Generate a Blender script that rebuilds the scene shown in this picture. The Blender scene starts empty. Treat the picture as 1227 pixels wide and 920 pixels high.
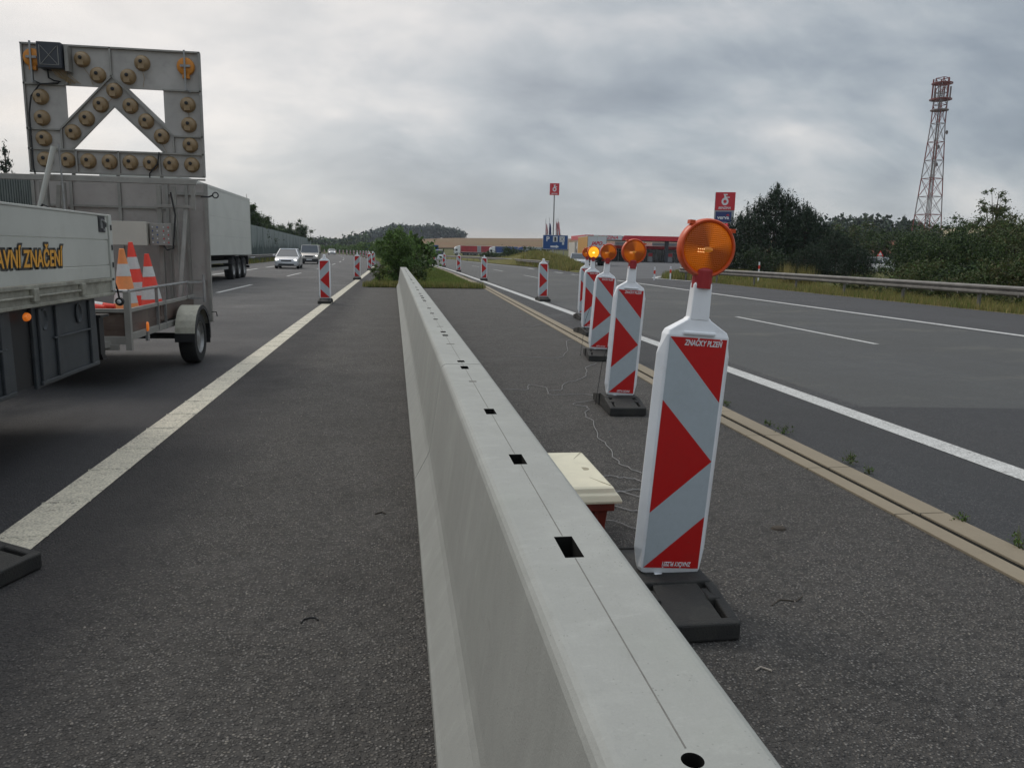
import bpy, bmesh, math, random
import numpy as np
from mathutils import Vector, Matrix, Euler

# ------------------------------------------------------------------ camera, world, sun
R = math.radians
scn = bpy.context.scene
COL = scn.collection
F_PX, PITCH, ROLL, YAW, CAMH = 921.0, R(9.68), R(1.2), R(8.62), 1.5
cam_d = bpy.data.cameras.new('camera'); cam = bpy.data.objects.new('camera', cam_d); COL.objects.link(cam)
cam_d.sensor_fit = 'HORIZONTAL'; cam_d.sensor_width = 36.0; cam_d.lens = F_PX/1227*36
cam_d.clip_start = 0.05; cam_d.clip_end = 6000
fw = Vector((math.sin(YAW)*math.cos(PITCH), math.cos(YAW)*math.cos(PITCH), -math.sin(PITCH)))
r0 = Vector((math.cos(YAW), -math.sin(YAW), 0)); u0 = r0.cross(fw)
rr = r0*math.cos(ROLL)+u0*math.sin(ROLL); uu = -r0*math.sin(ROLL)+u0*math.cos(ROLL)
m = Matrix((rr, uu, -fw)).transposed().to_4x4(); m.translation = Vector((0, 0, CAMH))
cam.matrix_world = m
scn.camera = cam

SUN_EL, SUN_AZ = 42, -38      # degrees above the horizon, degrees right of +Y
world = bpy.data.worlds.new('World'); scn.world = world; world.use_nodes = True
nt = world.node_tree; nt.nodes.clear()
def wn(t, **k):
    n = nt.nodes.new(t)
    for a, b in k.items(): setattr(n, a, b)
    return n
def L(a, b): nt.links.new(a, b)
def wmath(op, a, b=None, c=None, clamp=False):
    n = wn('ShaderNodeMath', operation=op); n.use_clamp = clamp
    for i, v in enumerate((a, b, c)):
        if v is None: continue
        if isinstance(v, (int, float)): n.inputs[i].default_value = v
        else: L(v, n.inputs[i])
    return n.outputs[0]
def wmix(f, a, b):
    n = wn('ShaderNodeMix', data_type='RGBA')
    for s, v in ((n.inputs[0], f), (n.inputs[6], a), (n.inputs[7], b)):
        if isinstance(v, (int, float)): s.default_value = v
        elif isinstance(v, tuple): s.default_value = (*v, 1)
        else: L(v, s)
    return n.outputs[2]
def wramp(f, stops):
    n = wn('ShaderNodeValToRGB'); e = n.color_ramp.elements
    while len(e) < len(stops): e.new(0.5)
    for i, (p, c) in enumerate(stops):
        e[i].position = p; e[i].color = (*c, 1) if isinstance(c, tuple) else (c, c, c, 1)
    L(f, n.inputs[0]); return n.outputs[0]
tc = wn('ShaderNodeTexCoord'); sep = wn('ShaderNodeSeparateXYZ'); L(tc.outputs['Generated'], sep.inputs[0])
X, Y, Z = sep.outputs
zz = wmath('ADD', wmath('MAXIMUM', Z, 0.0), 0.50)
cmb = wn('ShaderNodeCombineXYZ'); L(wmath('DIVIDE', X, zz), cmb.inputs[0]); L(wmath('DIVIDE', Y, zz), cmb.inputs[1])
def wnoise(scale, detail, rough, dist, off, lac=2.0):
    mp = wn('ShaderNodeMapping'); mp.inputs['Location'].default_value = off; L(cmb.outputs[0], mp.inputs[0])
    mp.inputs['Rotation'].default_value = (0, 0, R(-24)); mp.inputs['Scale'].default_value = (0.85, 1.3, 1)
    n = wn('ShaderNodeTexNoise'); n.inputs['Scale'].default_value = scale; n.inputs['Detail'].default_value = detail
    n.inputs['Roughness'].default_value = rough; n.inputs['Distortion'].default_value = dist; L(mp.outputs[0], n.inputs['Vector'])
    return n.outputs['Fac']
n1 = wnoise(1.5, 6, 0.50, 0.25, (3.1, 1.7, 0)); n2 = wnoise(4.2, 8, 0.58, 0.25, (8.2, 4.4, 0))
nmix = wmath('ADD', wmath('MULTIPLY', n1, 0.72), wmath('MULTIPLY', n2, 0.28))
cloud = wramp(nmix, [(0.38, (0.168, 0.195, 0.228)), (0.46, (0.235, 0.266, 0.300)), (0.52, (0.315, 0.345, 0.372)), (0.57, (0.41, 0.425, 0.44)), (0.64, (0.56, 0.55, 0.54))])
def lobe(az, el, power):
    d = Vector((math.sin(R(az))*math.cos(R(el)), math.cos(R(az))*math.cos(R(el)), math.sin(R(el))))
    dp = wmath('ADD', wmath('ADD', wmath('MULTIPLY', X, d.x), wmath('MULTIPLY', Y, d.y)), wmath('MULTIPLY', Z, d.z))
    return wmath('POWER', wmath('MAXIMUM', dp, 0.0), power)
# the veiled sun brightens the clouds up on the left
glow = wmath('MULTIPLY', lobe(-30, 34, 7), wmath('ADD', wmath('MULTIPLY', n2, 0.9), 0.55))
cloud = wmix(wmath('MULTIPLY', glow, 1.0, clamp=True), cloud, (0.86, 0.79, 0.72))
# cream gaps low over the horizon
low = wramp(Z, [(0.0, 0.6), (0.03, 1.0), (0.10, 0.9), (0.2, 0.0)])
gap = wmath('MULTIPLY', low, wramp(wnoise(0.75, 5, 0.5, 0.3, (1.2, 9.1, 0)), [(0.53, 0.0), (0.63, 1.0)]), clamp=True)
cloud = wmix(wmath('MULTIPLY', gap, 0.75), cloud, (0.66, 0.54, 0.43))
# pale veil where the cloud base meets the horizon on the left
veil = wmath('MULTIPLY', wramp(Z, [(0.0, 1.0), (0.12, 0.0)]), 0.40)
cloud = wmix(veil, cloud, (0.50, 0.49, 0.475))
# an overcast vault is brightest overhead
vault = wramp(Z, [(0.0, 1.0), (0.50, 1.0), (0.8, 1.0)])
gain = wmath('ADD', 1.0, wmath('MULTIPLY', wmath('SUBTRACT', Z, 0.48, clamp=True), 4.2))
sc_ = wn('ShaderNodeVectorMath', operation='SCALE'); L(cloud, sc_.inputs[0]); L(wmath('MULTIPLY', gain, 10.0), sc_.inputs[3])
sky = wn('ShaderNodeTexSky'); sky.sky_type = 'NISHITA'; sky.sun_disc = False
sky.sun_elevation = R(SUN_EL); sky.sun_rotation = R(SUN_AZ)
final = wmix(0.93, sky.outputs[0], sc_.outputs[0])
bg = wn('ShaderNodeBackground'); bg.inputs[1].default_value = 0.1; L(final, bg.inputs[0])
ow = wn('ShaderNodeOutputWorld'); L(bg.outputs[0], ow.inputs[0])

sd = bpy.data.lights.new('sun', 'SUN'); sd.energy = 0.7; sd.angle = R(22); sd.color = (1.0, 0.94, 0.85)
sun = bpy.data.objects.new('sun', sd); COL.objects.link(sun)
sdir = Vector((math.sin(R(SUN_AZ))*math.cos(R(SUN_EL)), math.cos(R(SUN_AZ))*math.cos(R(SUN_EL)), math.sin(R(SUN_EL))))
sun.rotation_euler = sdir.to_track_quat('Z', 'Y').to_euler(); sun.location = (0, 0, 60)
vs = scn.view_settings
vs.view_transform = 'Standard'; vs.look = 'None'; vs.gamma = 1; vs.exposure = 0.42; vs.use_curve_mapping = False

# ------------------------------------------------------------------ helpers
rnd = random.Random(7)
def tag(o, label=None, cat=None, group=None, kind=None):
    for k, v in (('label', label), ('category', cat), ('group', group), ('kind', kind)):
        if v: o[k] = v
    return o
def empty(name, loc=(0, 0, 0), rz=0.0, label=None, cat=None, group=None, parent=None):
    o = bpy.data.objects.new(name, None); COL.objects.link(o); o.empty_display_size = 0.2
    o.location = loc; o.rotation_euler = (0, 0, rz)
    if parent: o.parent = parent
    return tag(o, label, cat, group)
class MB:
    def __init__(s): s.v = []; s.f = []; s.m = []; s.smooth = False
    def add(s, vs, fs, mi=0, M=None):
        b = len(s.v)
        if M is not None: vs = [tuple(M @ Vector(v)) for v in vs]
        s.v += [tuple(v) for v in vs]; s.f += [tuple(i+b for i in f) for f in fs]; s.m += [mi]*len(fs); return s
    def box(s, x0, x1, y0, y1, z0, z1, mi=0, M=None):
        v = [(x0,y0,z0),(x1,y0,z0),(x1,y1,z0),(x0,y1,z0),(x0,y0,z1),(x1,y0,z1),(x1,y1,z1),(x0,y1,z1)]
        return s.add(v, [(0,3,2,1),(4,5,6,7),(0,1,5,4),(1,2,6,5),(2,3,7,6),(3,0,4,7)], mi, M)
    def bar(s, a, b, w, h=None, mi=0, up=(0,0,1)):
        a, b = Vector(a), Vector(b); h = h or w; d = (b-a)
        if d.length < 1e-6: return s
        dn = d.normalized(); u = Vector(up)
        if abs(dn.dot(u)) > .98: u = Vector((0,1,0))
        sx = dn.cross(u).normalized(); sz = sx.cross(dn)
        q = [sx*(i*w/2)+sz*(j*h/2) for i, j in ((-1,-1),(1,-1),(1,1),(-1,1))]
        v = [a+k for k in q]+[b+k for k in q]
        return s.add(v, [(3,2,1,0),(4,5,6,7),(0,1,5,4),(1,2,6,5),(2,3,7,6),(3,0,4,7)], mi)
    def tube(s, pts, r, n=8, mi=0, cap=True):
        pts = [Vector(p) for p in pts]; rs = r if isinstance(r, (list, tuple)) else [r]*len(pts)
        rings = []; prev = None
        for i, p in enumerate(pts):
            t = (pts[min(i+1, len(pts)-1)]-pts[max(i-1, 0)]).normalized()
            if prev is None:
                u = Vector((0,0,1)) if abs(t.z) < .9 else Vector((1,0,0)); sx = t.cross(u).normalized()
            else: sx = (prev - t*prev.dot(t)).normalized()
            prev = sx; sy = t.cross(sx)
            rings.append([p+(sx*math.cos(2*math.pi*k/n)+sy*math.sin(2*math.pi*k/n))*rs[i] for k in range(n)])
        v = [q for g in rings for q in g]; f = []
        for i in range(len(pts)-1):
            for k in range(n): f.append((i*n+k, i*n+(k+1)%n, (i+1)*n+(k+1)%n, (i+1)*n+k))
        if cap: f.append(tuple(range(n))[::-1]); f.append(tuple((len(pts)-1)*n+k for k in range(n)))
        return s.add(v, f, mi)
    def lathe(s, prof, n=24, mi=0, M=None, a0=0, a1=2*math.pi):
        full = abs(a1-a0-2*math.pi) < 1e-6; cols = n if full else n+1
        v = []; f = []
        for k in range(cols):
            a = a0+(a1-a0)*k/n
            for r_, z_ in prof: v.append((r_*math.cos(a), r_*math.sin(a), z_))
        P = len(prof)
        for k in range(n):
            k2 = (k+1) % cols
            for i in range(P-1): f.append((k*P+i, k2*P+i, k2*P+i+1, k*P+i+1))
        return s.add(v, f, mi, M)
    def prism(s, poly, t0, t1, axis='y', mi=0, M=None):
        # poly: 2d points; axis y -> (x,z), x -> (y,z), z -> (x,y)
        def p3(p, t): return {'y': (p[0], t, p[1]), 'x': (t, p[0], p[1]), 'z': (p[0], p[1], t)}[axis]
        n = len(poly); v = [p3(p, t0) for p in poly]+[p3(p, t1) for p in poly]
        f = [tuple(range(n))[::-1], tuple(range(n, 2*n))]+[(i, (i+1)%n, n+(i+1)%n, n+i) for i in range(n)]
        return s.add(v, f, mi, M)
    def loft(s, rings, mi=0, cap=True, M=None):
        n = len(rings[0]); v = [p for r_ in rings for p in r_]; f = []
        for i in range(len(rings)-1):
            for k in range(n): f.append((i*n+k, i*n+(k+1)%n, (i+1)*n+(k+1)%n, (i+1)*n+k))
        if cap: f.append(tuple(range(n))[::-1]); f.append(tuple((len(rings)-1)*n+k for k in range(n)))
        return s.add(v, f, mi, M)
    def build(s, name, mats, parent=None, bevel=0, smooth=False, segs=2, fixn=True):
        me = bpy.data.meshes.new(name); me.from_pydata(s.v, [], s.f)
        for m_ in (mats if isinstance(mats, (list, tuple)) else [mats]): me.materials.append(m_)
        me.polygons.foreach_set('material_index', s.m)
        if fixn:
            bm = bmesh.new(); bm.from_mesh(me); bmesh.ops.recalc_face_normals(bm, faces=bm.faces); bm.to_mesh(me); bm.free()
        if smooth:
            me.polygons.foreach_set('use_smooth', [True]*len(me.polygons))
            try: me.set_sharp_from_angle(angle=R(38))
            except Exception: pass
        me.update()
        o = bpy.data.objects.new(name, me); COL.objects.link(o)
        if parent: o.parent = parent
        if bevel:
            b = o.modifiers.new('bevel', 'BEVEL'); b.width = bevel; b.segments = segs; b.limit_method = 'ANGLE'; b.angle_limit = R(35)
            b.harden_normals = False
        return o
def copy_tree(o, parent=None):
    c = o.copy(); COL.objects.link(c); c.parent = parent
    for ch in list(o.children): copy_tree(ch, c)
    return c

# ---- materials
def mat(name, col, rough=0.6, metal=0.0, var=0.0, vscale=3.0, col2=None, bump=0.0, bscale=80.0, dirt=0.0, dirtcol=(0.12,0.11,0.10), spec=0.5, coat=0.0):
    m_ = bpy.data.materials.new(name); m_.use_nodes = True; t = m_.node_tree; b = t.nodes['Principled BSDF']
    b.inputs['Roughness'].default_value = rough; b.inputs['Metallic'].default_value = metal
    b.inputs['Specular IOR Level'].default_value = spec
    if coat: b.inputs['Coat Weight'].default_value = coat
    b.inputs['Base Color'].default_value = (*col, 1)
    tcn = t.nodes.new('ShaderNodeTexCoord'); out = None
    def noise(sc, det=4, ro=0.6):
        n = t.nodes.new('ShaderNodeTexNoise'); n.inputs['Scale'].default_value = sc; n.inputs['Detail'].default_value = det
        n.inputs['Roughness'].default_value = ro; t.links.new(tcn.outputs['Object'], n.inputs['Vector']); return n.outputs['Fac']
    def ramp(f, a, b_):
        n = t.nodes.new('ShaderNodeMapRange'); n.inputs[1].default_value = a; n.inputs[2].default_value = b_; t.links.new(f, n.inputs[0]); return n.outputs[0]
    def mixc(f, a, b_):
        n = t.nodes.new('ShaderNodeMix'); n.data_type = 'RGBA'; t.links.new(f, n.inputs[0])
        for s_, v in ((n.inputs[6], a), (n.inputs[7], b_)):
            if isinstance(v, tuple): s_.default_value = (*v, 1)
            else: t.links.new(v, s_)
        return n.outputs[2]
    if var or col2:
        c2 = col2 or tuple(max(0, c*(1-var)) for c in col)
        out = mixc(ramp(noise(vscale, 5), 0.35, 0.65), col, c2)
    if dirt:
        f = ramp(noise(vscale*2.3, 8, 0.7), 0.62-dirt*0.3, 0.80)
        mm = t.nodes.new('ShaderNodeMath'); mm.operation = 'MULTIPLY'; mm.inputs[1].default_value = min(0.8, dirt+0.2); t.links.new(f, mm.inputs[0])
        out = mixc(mm.outputs[0], out if out is not None else col, dirtcol)
    if out is not None: t.links.new(out, b.inputs['Base Color'])
    if bump:
        bn = t.nodes.new('ShaderNodeBump'); bn.inputs['Strength'].default_value = bump; bn.inputs['Distance'].default_value = 0.01
        t.links.new(noise(bscale, 5), bn.inputs['Height']); t.links.new(bn.outputs[0], b.inputs['Normal'])
    return m_

class NT:
    """tiny node-building aid for the bespoke materials"""
    def __init__(s, name):
        s.mat = bpy.data.materials.new(name); s.mat.use_nodes = True; s.t = s.mat.node_tree; s.b = s.t.nodes['Principled BSDF']
        g_ = s.t.nodes.new('ShaderNodeNewGeometry'); s.pos = g_.outputs['Position']
        sp = s.t.nodes.new('ShaderNodeSeparateXYZ'); s.t.links.new(s.pos, sp.inputs[0]); s.x, s.y, s.z = sp.outputs
    def put(s, sock, v):
        if isinstance(v, (int, float)): sock.default_value = v
        elif isinstance(v, tuple): sock.default_value = (*v, 1) if len(sock.default_value) == 4 else v
        else: s.t.links.new(v, sock)
    def noise(s, sc, det=4, ro=0.6, vec=None, dist=0.0, scale3=None):
        n = s.t.nodes.new('ShaderNodeTexNoise'); n.inputs['Scale'].default_value = sc; n.inputs['Detail'].default_value = det
        n.inputs['Roughness'].default_value = ro; n.inputs['Distortion'].default_value = dist
        v = vec or s.pos
        if scale3:
            mp = s.t.nodes.new('ShaderNodeMapping'); mp.inputs['Scale'].default_value = scale3; s.t.links.new(v, mp.inputs[0]); v = mp.outputs[0]
        s.t.links.new(v, n.inputs['Vector']); return n.outputs['Fac']
    def vor(s, sc, out='Color', feat='F1'):
        n = s.t.nodes.new('ShaderNodeTexVoronoi'); n.feature = feat; n.inputs['Scale'].default_value = sc; s.t.links.new(s.pos, n.inputs['Vector']); return n.outputs[out]
    def math(s, op, a, b=None, clamp=False):
        n = s.t.nodes.new('ShaderNodeMath'); n.operation = op; n.use_clamp = clamp; s.put(n.inputs[0], a)
        if b is not None: s.put(n.inputs[1], b)
        return n.outputs[0]
    def rng(s, f, a, b, c=0.0, d=1.0):
        n = s.t.nodes.new('ShaderNodeMapRange'); s.put(n.inputs[0], f)
        for i, v in enumerate((a, b, c, d)): n.inputs[i+1].default_value = v
        return n.outputs[0]
    def mix(s, f, a, b):
        n = s.t.nodes.new('ShaderNodeMix'); n.data_type = 'RGBA'; s.put(n.inputs[0], f); s.put(n.inputs[6], a); s.put(n.inputs[7], b); return n.outputs[2]
    def bump(s, h, st, dist=0.01):
        n = s.t.nodes.new('ShaderNodeBump'); n.inputs['Strength'].default_value = st; n.inputs['Distance'].default_value = dist
        s.put(n.inputs['Height'], h); s.t.links.new(n.outputs[0], s.b.inputs['Normal'])
    def done(s, col, rough=0.9, spec=0.3):
        s.put(s.b.inputs['Base Color'], col); s.put(s.b.inputs['Roughness'], rough); s.b.inputs['Specular IOR Level'].default_value = spec; return s.mat

def asphalt_base(n, dark, light, stone=0.5, cell=130.0):
    """stones of random tone in a dark binder"""
    vc = n.vor(cell); sepc = n.t.nodes.new('ShaderNodeSeparateColor'); n.t.links.new(vc, sepc.inputs[0])
    tone = n.math('POWER', sepc.outputs[0], 1.6)
    d = n.vor(cell, 'Distance'); core = n.rng(d, 0.25, 0.62, 1.0, 0.0)
    c = n.mix(n.math('MULTIPLY', tone, core), dark, light)
    warm = n.math('MULTIPLY', n.rng(sepc.outputs[1], 0.90, 0.95), n.math('MULTIPLY', core, stone))
    c = n.mix(warm, c, (0.30, 0.27, 0.23))
    return c, core, sepc.outputs[2]
def mat_shoulder():
    n = NT('median_asphalt')
    c, core, h = asphalt_base(n, (0.036, 0.034, 0.032), (0.335, 0.315, 0.292), 1.0, 92)
    m12 = n.noise(14, 7, 0.7); c = n.mix(n.rng(m12, 0.40, 0.62, 0.0, 0.5), c, (0.120, 0.110, 0.098)); m12b = n.noise(11, 7, 0.75, dist=0.4); c = n.mix(n.rng(m12b, 0.52, 0.68, 0.0, 0.6), c, (0.026, 0.024, 0.022))
    big = n.noise(0.55, 6, 0.6); c = n.mix(n.rng(big, 0.35, 0.68), c, n.mix(0.30, c, (0.045, 0.042, 0.040)))
    med = n.noise(38, 6, 0.75); c = n.mix(n.rng(med, 0.38, 0.66, 0.0, 0.55), c, (0.028, 0.026, 0.024))
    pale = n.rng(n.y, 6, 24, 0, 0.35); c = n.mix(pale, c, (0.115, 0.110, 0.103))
    spots = n.rng(n.noise(5.5, 6, 0.7), 0.60, 0.72); c = n.mix(n.math('MULTIPLY', spots, 0.35), c, (0.030, 0.028, 0.027))
    # the traffic lane's darker wearing course ends raggedly just right of the left edge line
    e = n.math('ADD', n.x, n.math('MULTIPLY', n.math('SUBTRACT', n.noise(2.2, 6, 0.65), 0.5), 0.8))
    e2 = n.rng(e, -1.45, -0.95, 1.0, 0.0)
    c = n.mix(n.math('MULTIPLY', e2, 0.66), c, (0.026, 0.025, 0.027))
    # damp dirty seam where grit gathers at the barrier's foot
    n.bump(n.math('ADD', n.math('MULTIPLY', core, 0.7), n.math('MULTIPLY', n.noise(60, 3), 0.8)), 1.0, 0.010)
    return n.done(c, n.rng(n.noise(2, 3), 0.3, 0.7, 0.78, 0.95), 0.35)
def mat_road(name, patch):
    n = NT(name)
    c, core, h = asphalt_base(n, (0.016, 0.016, 0.017), (0.19, 0.188, 0.188), 0.6, 95)
    m12 = n.noise(12, 8, 0.75); c = n.mix(n.rng(m12, 0.42, 0.62, 0.0, 0.25), c, (0.105, 0.103, 0.100)); m5 = n.noise(4.5, 8, 0.75, dist=0.5); c = n.mix(n.rng(m5, 0.50, 0.68, 0.0, 0.5), c, (0.034, 0.034, 0.035))
    ck = n.math('MULTIPLY', n.rng(n.noise(0.9, 9, 0.6, scale3=(0.35, 3.0, 1), dist=1.0), 0.495, 0.505), n.rng(n.noise(0.9, 9, 0.6, scale3=(0.35, 3.0, 1), dist=1.0), 0.505, 0.515, 1.0, 0.0)); c = n.mix(n.math('MULTIPLY', ck, 0.25), c, (0.025, 0.025, 0.026))
    # long tyre-polished tracks and transverse mottling
    tr = n.noise(1.0, 4, 0.55, scale3=(0.9, 0.03, 1)); c = n.mix(n.rng(tr, 0.36, 0.66, 0.0, 0.55), c, (0.036, 0.036, 0.038))
    mo = n.noise(0.35, 7, 0.65); c = n.mix(n.rng(mo, 0.42, 0.68, 0.0, 0.30), c, (0.100, 0.098, 0.096))
    if patch:
        # older, paler surfacing begins at a cross joint
        inlane = n.math('MULTIPLY', n.rng(n.x, 4.75, 4.80), n.rng(n.x, 12.6, 12.65, 1.0, 0.0))
        yj = n.math('ADD', n.y, n.math('MULTIPLY', n.math('SUBTRACT', n.x, 5.0), 0.10))
        old = n.math('MULTIPLY', inlane, n.rng(yj, 7.17, 7.21))
        c = n.mix(n.math('MULTIPLY', old, 0.42), c, (0.092, 0.095, 0.090))
        st = n.math('MULTIPLY', n.rng(n.noise(0.5, 7, 0.7, scale3=(0.5, 1.2, 1)), 0.54, 0.64), n.math('MULTIPLY', old, 0.75))
        c = n.mix(n.math('MULTIPLY', st, n.rng(n.noise(9, 6, 0.8), 0.35, 0.6)), c, (0.135, 0.130, 0.108))
        lm = n.rng(n.x, 12.98, 13.0); c = n.mix(n.math('MULTIPLY', lm, 0.5), c, (0.050, 0.049, 0.052))
        # dark strip inside the edge line
        ins = n.rng(n.x, 4.30, 4.35, 1.0, 0.0); c = n.mix(n.math('MULTIPLY', ins, 0.50), c, (0.018, 0.019, 0.021))
        near = n.math('MULTIPLY', n.rng(n.x, 4.3, 4.4), n.rng(yj, 7.21, 7.17)); c = n.mix(n.math('MULTIPLY', near, 0.40), c, (0.022, 0.023, 0.026))
    else:
        # left carriageway grows darker towards the camera, patchily paler farther along
        du = n.math('MULTIPLY', n.rng(n.x, -1.70, -1.75), n.rng(n.y, 11, 18)); 
        c = n.mix(n.math('MULTIPLY', du, n.rng(n.noise(0.8, 6, 0.7), 0.4, 0.7, 0.05, 0.45)), c, (0.13, 0.127, 0.125))
        sl = n.rng(n.noise(0.9, 5, 0.6, scale3=(1.3, 0.25, 1)), 0.45, 0.62, 0.0, 0.6); c = n.mix(n.math('MULTIPLY', sl, n.rng(n.y, 14, 9)), c, (0.014, 0.013, 0.015)); c = n.mix(n.rng(n.y, 24, 12, 0, 0.48), c, (0.019, 0.018, 0.022))
    n.bump(n.math('ADD', n.math('MULTIPLY', core, 0.7), n.math('MULTIPLY', n.noise(90, 3), 0.6)), 0.9, 0.007)
    return n.done(c, n.rng(mo, 0.3, 0.7, 0.62, 0.88), 0.4)
def mat_paint_line(name, col, wear=0.35):
    n = NT(name)
    w = n.noise(30, 8, 0.75); w2 = n.noise(2.5, 6, 0.7)
    f = n.rng(n.math('ADD', n.math('MULTIPLY', w, 0.75), n.math('MULTIPLY', w2, 0.25)), 0.53, 0.60); vs_ = n.rng(n.vor(75, 'Distance'), 0.35, 0.62); f = n.math('ADD', n.math('MULTIPLY', f, 0.7), n.math('MULTIPLY', vs_, 0.45), clamp=True)
    crk = n.rng(n.vor(7.0, 'Distance', 'DISTANCE_TO_EDGE'), 0.0, 0.018, 1.0, 0.0)
    crk = n.math('MULTIPLY', crk, n.rng(n.noise(4, 4), 0.45, 0.6))
    c = n.mix(n.rng(n.noise(9, 6), 0.3, 0.7), col, tuple(k*0.80 for k in col))
    c = n.mix(n.math('MULTIPLY', f, 0.75), c, (0.10, 0.095, 0.09)); c = n.mix(n.math('MULTIPLY', crk, 0.7), c, (0.06, 0.055, 0.05))
    n.bump(n.noise(120, 4), 0.5, 0.004)
    return n.done(c, 0.75, 0.35)
def mat_grass(name, a, b, c_):
    n = NT(name)
    c = n.mix(n.rng(n.noise(0.25, 6, 0.65), 0.35, 0.65), a, b)
    c = n.mix(n.rng(n.noise(2.2, 8, 0.7), 0.45, 0.75), c, c_)
    c = n.mix(n.rng(n.noise(24, 5, 0.7), 0.4, 0.75, 0, 0.6), c, tuple(k*0.5 for k in a))
    n.bump(n.noise(30, 5), 1.0, 0.05)
    return n.done(c, 1.0, 0.1)
def mat_concrete(name, col, streak=True):
    n = NT(name)
    b1 = n.noise(1.6, 7, 0.65); c = n.mix(n.rng(b1, 0.3, 0.7), col, tuple(k*0.86 for k in col))
    if streak:
        s_ = n.noise(6.0, 6, 0.6, scale3=(1, 1.6, 0.22)); c = n.mix(n.rng(s_, 0.52, 0.70, 0, 0.35), c, tuple(min(1, k*1.25) for k in col))
        s2 = n.noise(2.5, 6, 0.7, scale3=(1, 1.0, 0.3)); c = n.mix(n.rng(s2, 0.50, 0.72, 0, 0.35), c, (col[0]*0.68, col[1]*0.72, col[2]*0.66))
    sp = n.vor(85, 'Distance'); pit = n.math('MULTIPLY', n.rng(sp, 0.08, 0.20, 1, 0), n.rng(n.noise(12, 3), 0.50, 0.60)); cl = n.noise(4.5, 9, 0.75, dist=0.6); c = n.mix(n.rng(cl, 0.40, 0.66, 0, 0.5), c, tuple(k*0.78 for k in col)); sc2 = n.noise(22, 8, 0.75, scale3=(1, 0.4, 1)); c = n.mix(n.rng(sc2, 0.58, 0.70, 0, 0.4), c, tuple(k*0.66 for k in col)); wsp = n.noise(9, 9, 0.8, scale3=(1, 2.5, 0.5)); c = n.mix(n.rng(wsp, 0.58, 0.72, 0, 0.45), c, tuple(min(1, k*1.28) for k in col))
    c = n.mix(n.math('MULTIPLY', pit, 0.55), c, (0.09, 0.09, 0.085))
    fine = n.noise(160, 4, 0.7); c = n.mix(n.rng(fine, 0.35, 0.7, 0, 0.22), c, tuple(k*0.7 for k in col))
    n.bump(n.math('ADD', n.math('MULTIPLY', b1, 0.6), n.math('MULTIPLY', fine, 0.5)), 0.35, 0.006)
    return n.done(c, 0.82, 0.3)
def mat_leaf(name, a, b, trans=0.12):
    m_ = bpy.data.materials.new(name); m_.use_nodes = True; t = m_.node_tree; bs = t.nodes['Principled BSDF']
    g_ = t.nodes.new('ShaderNodeNewGeometry'); n = t.nodes.new('ShaderNodeTexNoise'); n.inputs['Scale'].default_value = 0.9; n.inputs['Detail'].default_value = 6
    t.links.new(g_.outputs['Position'], n.inputs['Vector'])
    r_ = t.nodes.new('ShaderNodeMapRange'); r_.inputs[1].default_value = 0.35; r_.inputs[2].default_value = 0.65; t.links.new(n.outputs['Fac'], r_.inputs[0])
    mx = t.nodes.new('ShaderNodeMix'); mx.data_type = 'RGBA'; mx.inputs[6].default_value = (*a, 1); mx.inputs[7].default_value = (*b, 1); t.links.new(r_.outputs[0], mx.inputs[0])
    ri = t.nodes.new('ShaderNodeMix'); ri.data_type = 'RGBA'; ri.blend_type = 'MULTIPLY'; ri.inputs[0].default_value = 1
    v = t.nodes.new('ShaderNodeMapRange'); v.inputs[3].default_value = 0.6; v.inputs[4].default_value = 1.35
    t.links.new(g_.outputs['Random Per Island'], v.inputs[0]); t.links.new(mx.outputs[2], ri.inputs[6]); t.links.new(v.outputs[0], ri.inputs[7])
    t.links.new(ri.outputs[2], bs.inputs['Base Color']); bs.inputs['Roughness'].default_value = 0.65; bs.inputs['Specular IOR Level'].default_value = 0.25
    tr = t.nodes.new('ShaderNodeBsdfTranslucent'); t.links.new(ri.outputs[2], tr.inputs[0]); ms = t.nodes.new('ShaderNodeMixShader'); ms.inputs[0].default_value = trans
    t.links.new(bs.outputs[0], ms.inputs[1]); t.links.new(tr.outputs[0], ms.inputs[2]); t.links.new(ms.outputs[0], t.nodes['Material Output'].inputs[0])
    return m_
def mat_emit(name, col, strength, base=None):
    m_ = mat(name, base or col, 0.3); b = m_.node_tree.nodes['Principled BSDF']
    b.inputs['Emission Color'].default_value = (*col, 1); b.inputs['Emission Strength'].default_value = strength; return m_

M = {}
HAZE = 0.00017
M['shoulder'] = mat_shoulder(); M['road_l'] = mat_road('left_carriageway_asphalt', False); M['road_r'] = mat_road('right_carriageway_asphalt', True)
M['line_l'] = mat_paint_line('cream_line_paint', (0.66, 0.61, 0.49)); M['line_r'] = mat_paint_line('white_line_paint', (0.60, 0.60, 0.58), 0.1)
M['concrete'] = mat_concrete('barrier_concrete', (0.335, 0.340, 0.318)); M['conc_drain'] = mat_concrete('drain_concrete', (0.255, 0.215, 0.155), False)
M['pit'] = mat('slot_shade', (0.012, 0.012, 0.011), 1.0, spec=0.1)  # near-black colour carries the shade inside the barrier slots and drain gap
M['ground'] = mat_grass('meadow', (0.075, 0.088, 0.030), (0.105, 0.098, 0.040), (0.14, 0.12, 0.055))
M['lawn'] = mat_grass('median_lawn', (0.085, 0.125, 0.024), (0.105, 0.130, 0.032), (0.13, 0.10, 0.045))
M['leaf'] = mat_leaf('leaves_mid', (0.048, 0.085, 0.024), (0.070, 0.105, 0.030)); M['leaf_dark'] = mat_leaf('leaves_dark', (0.018, 0.036, 0.014), (0.028, 0.048, 0.016), 0.05)
M['leaf_wood'] = mat_leaf('leaves_far_wood', (0.026, 0.048, 0.032), (0.036, 0.056, 0.036), 0.05)
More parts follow.
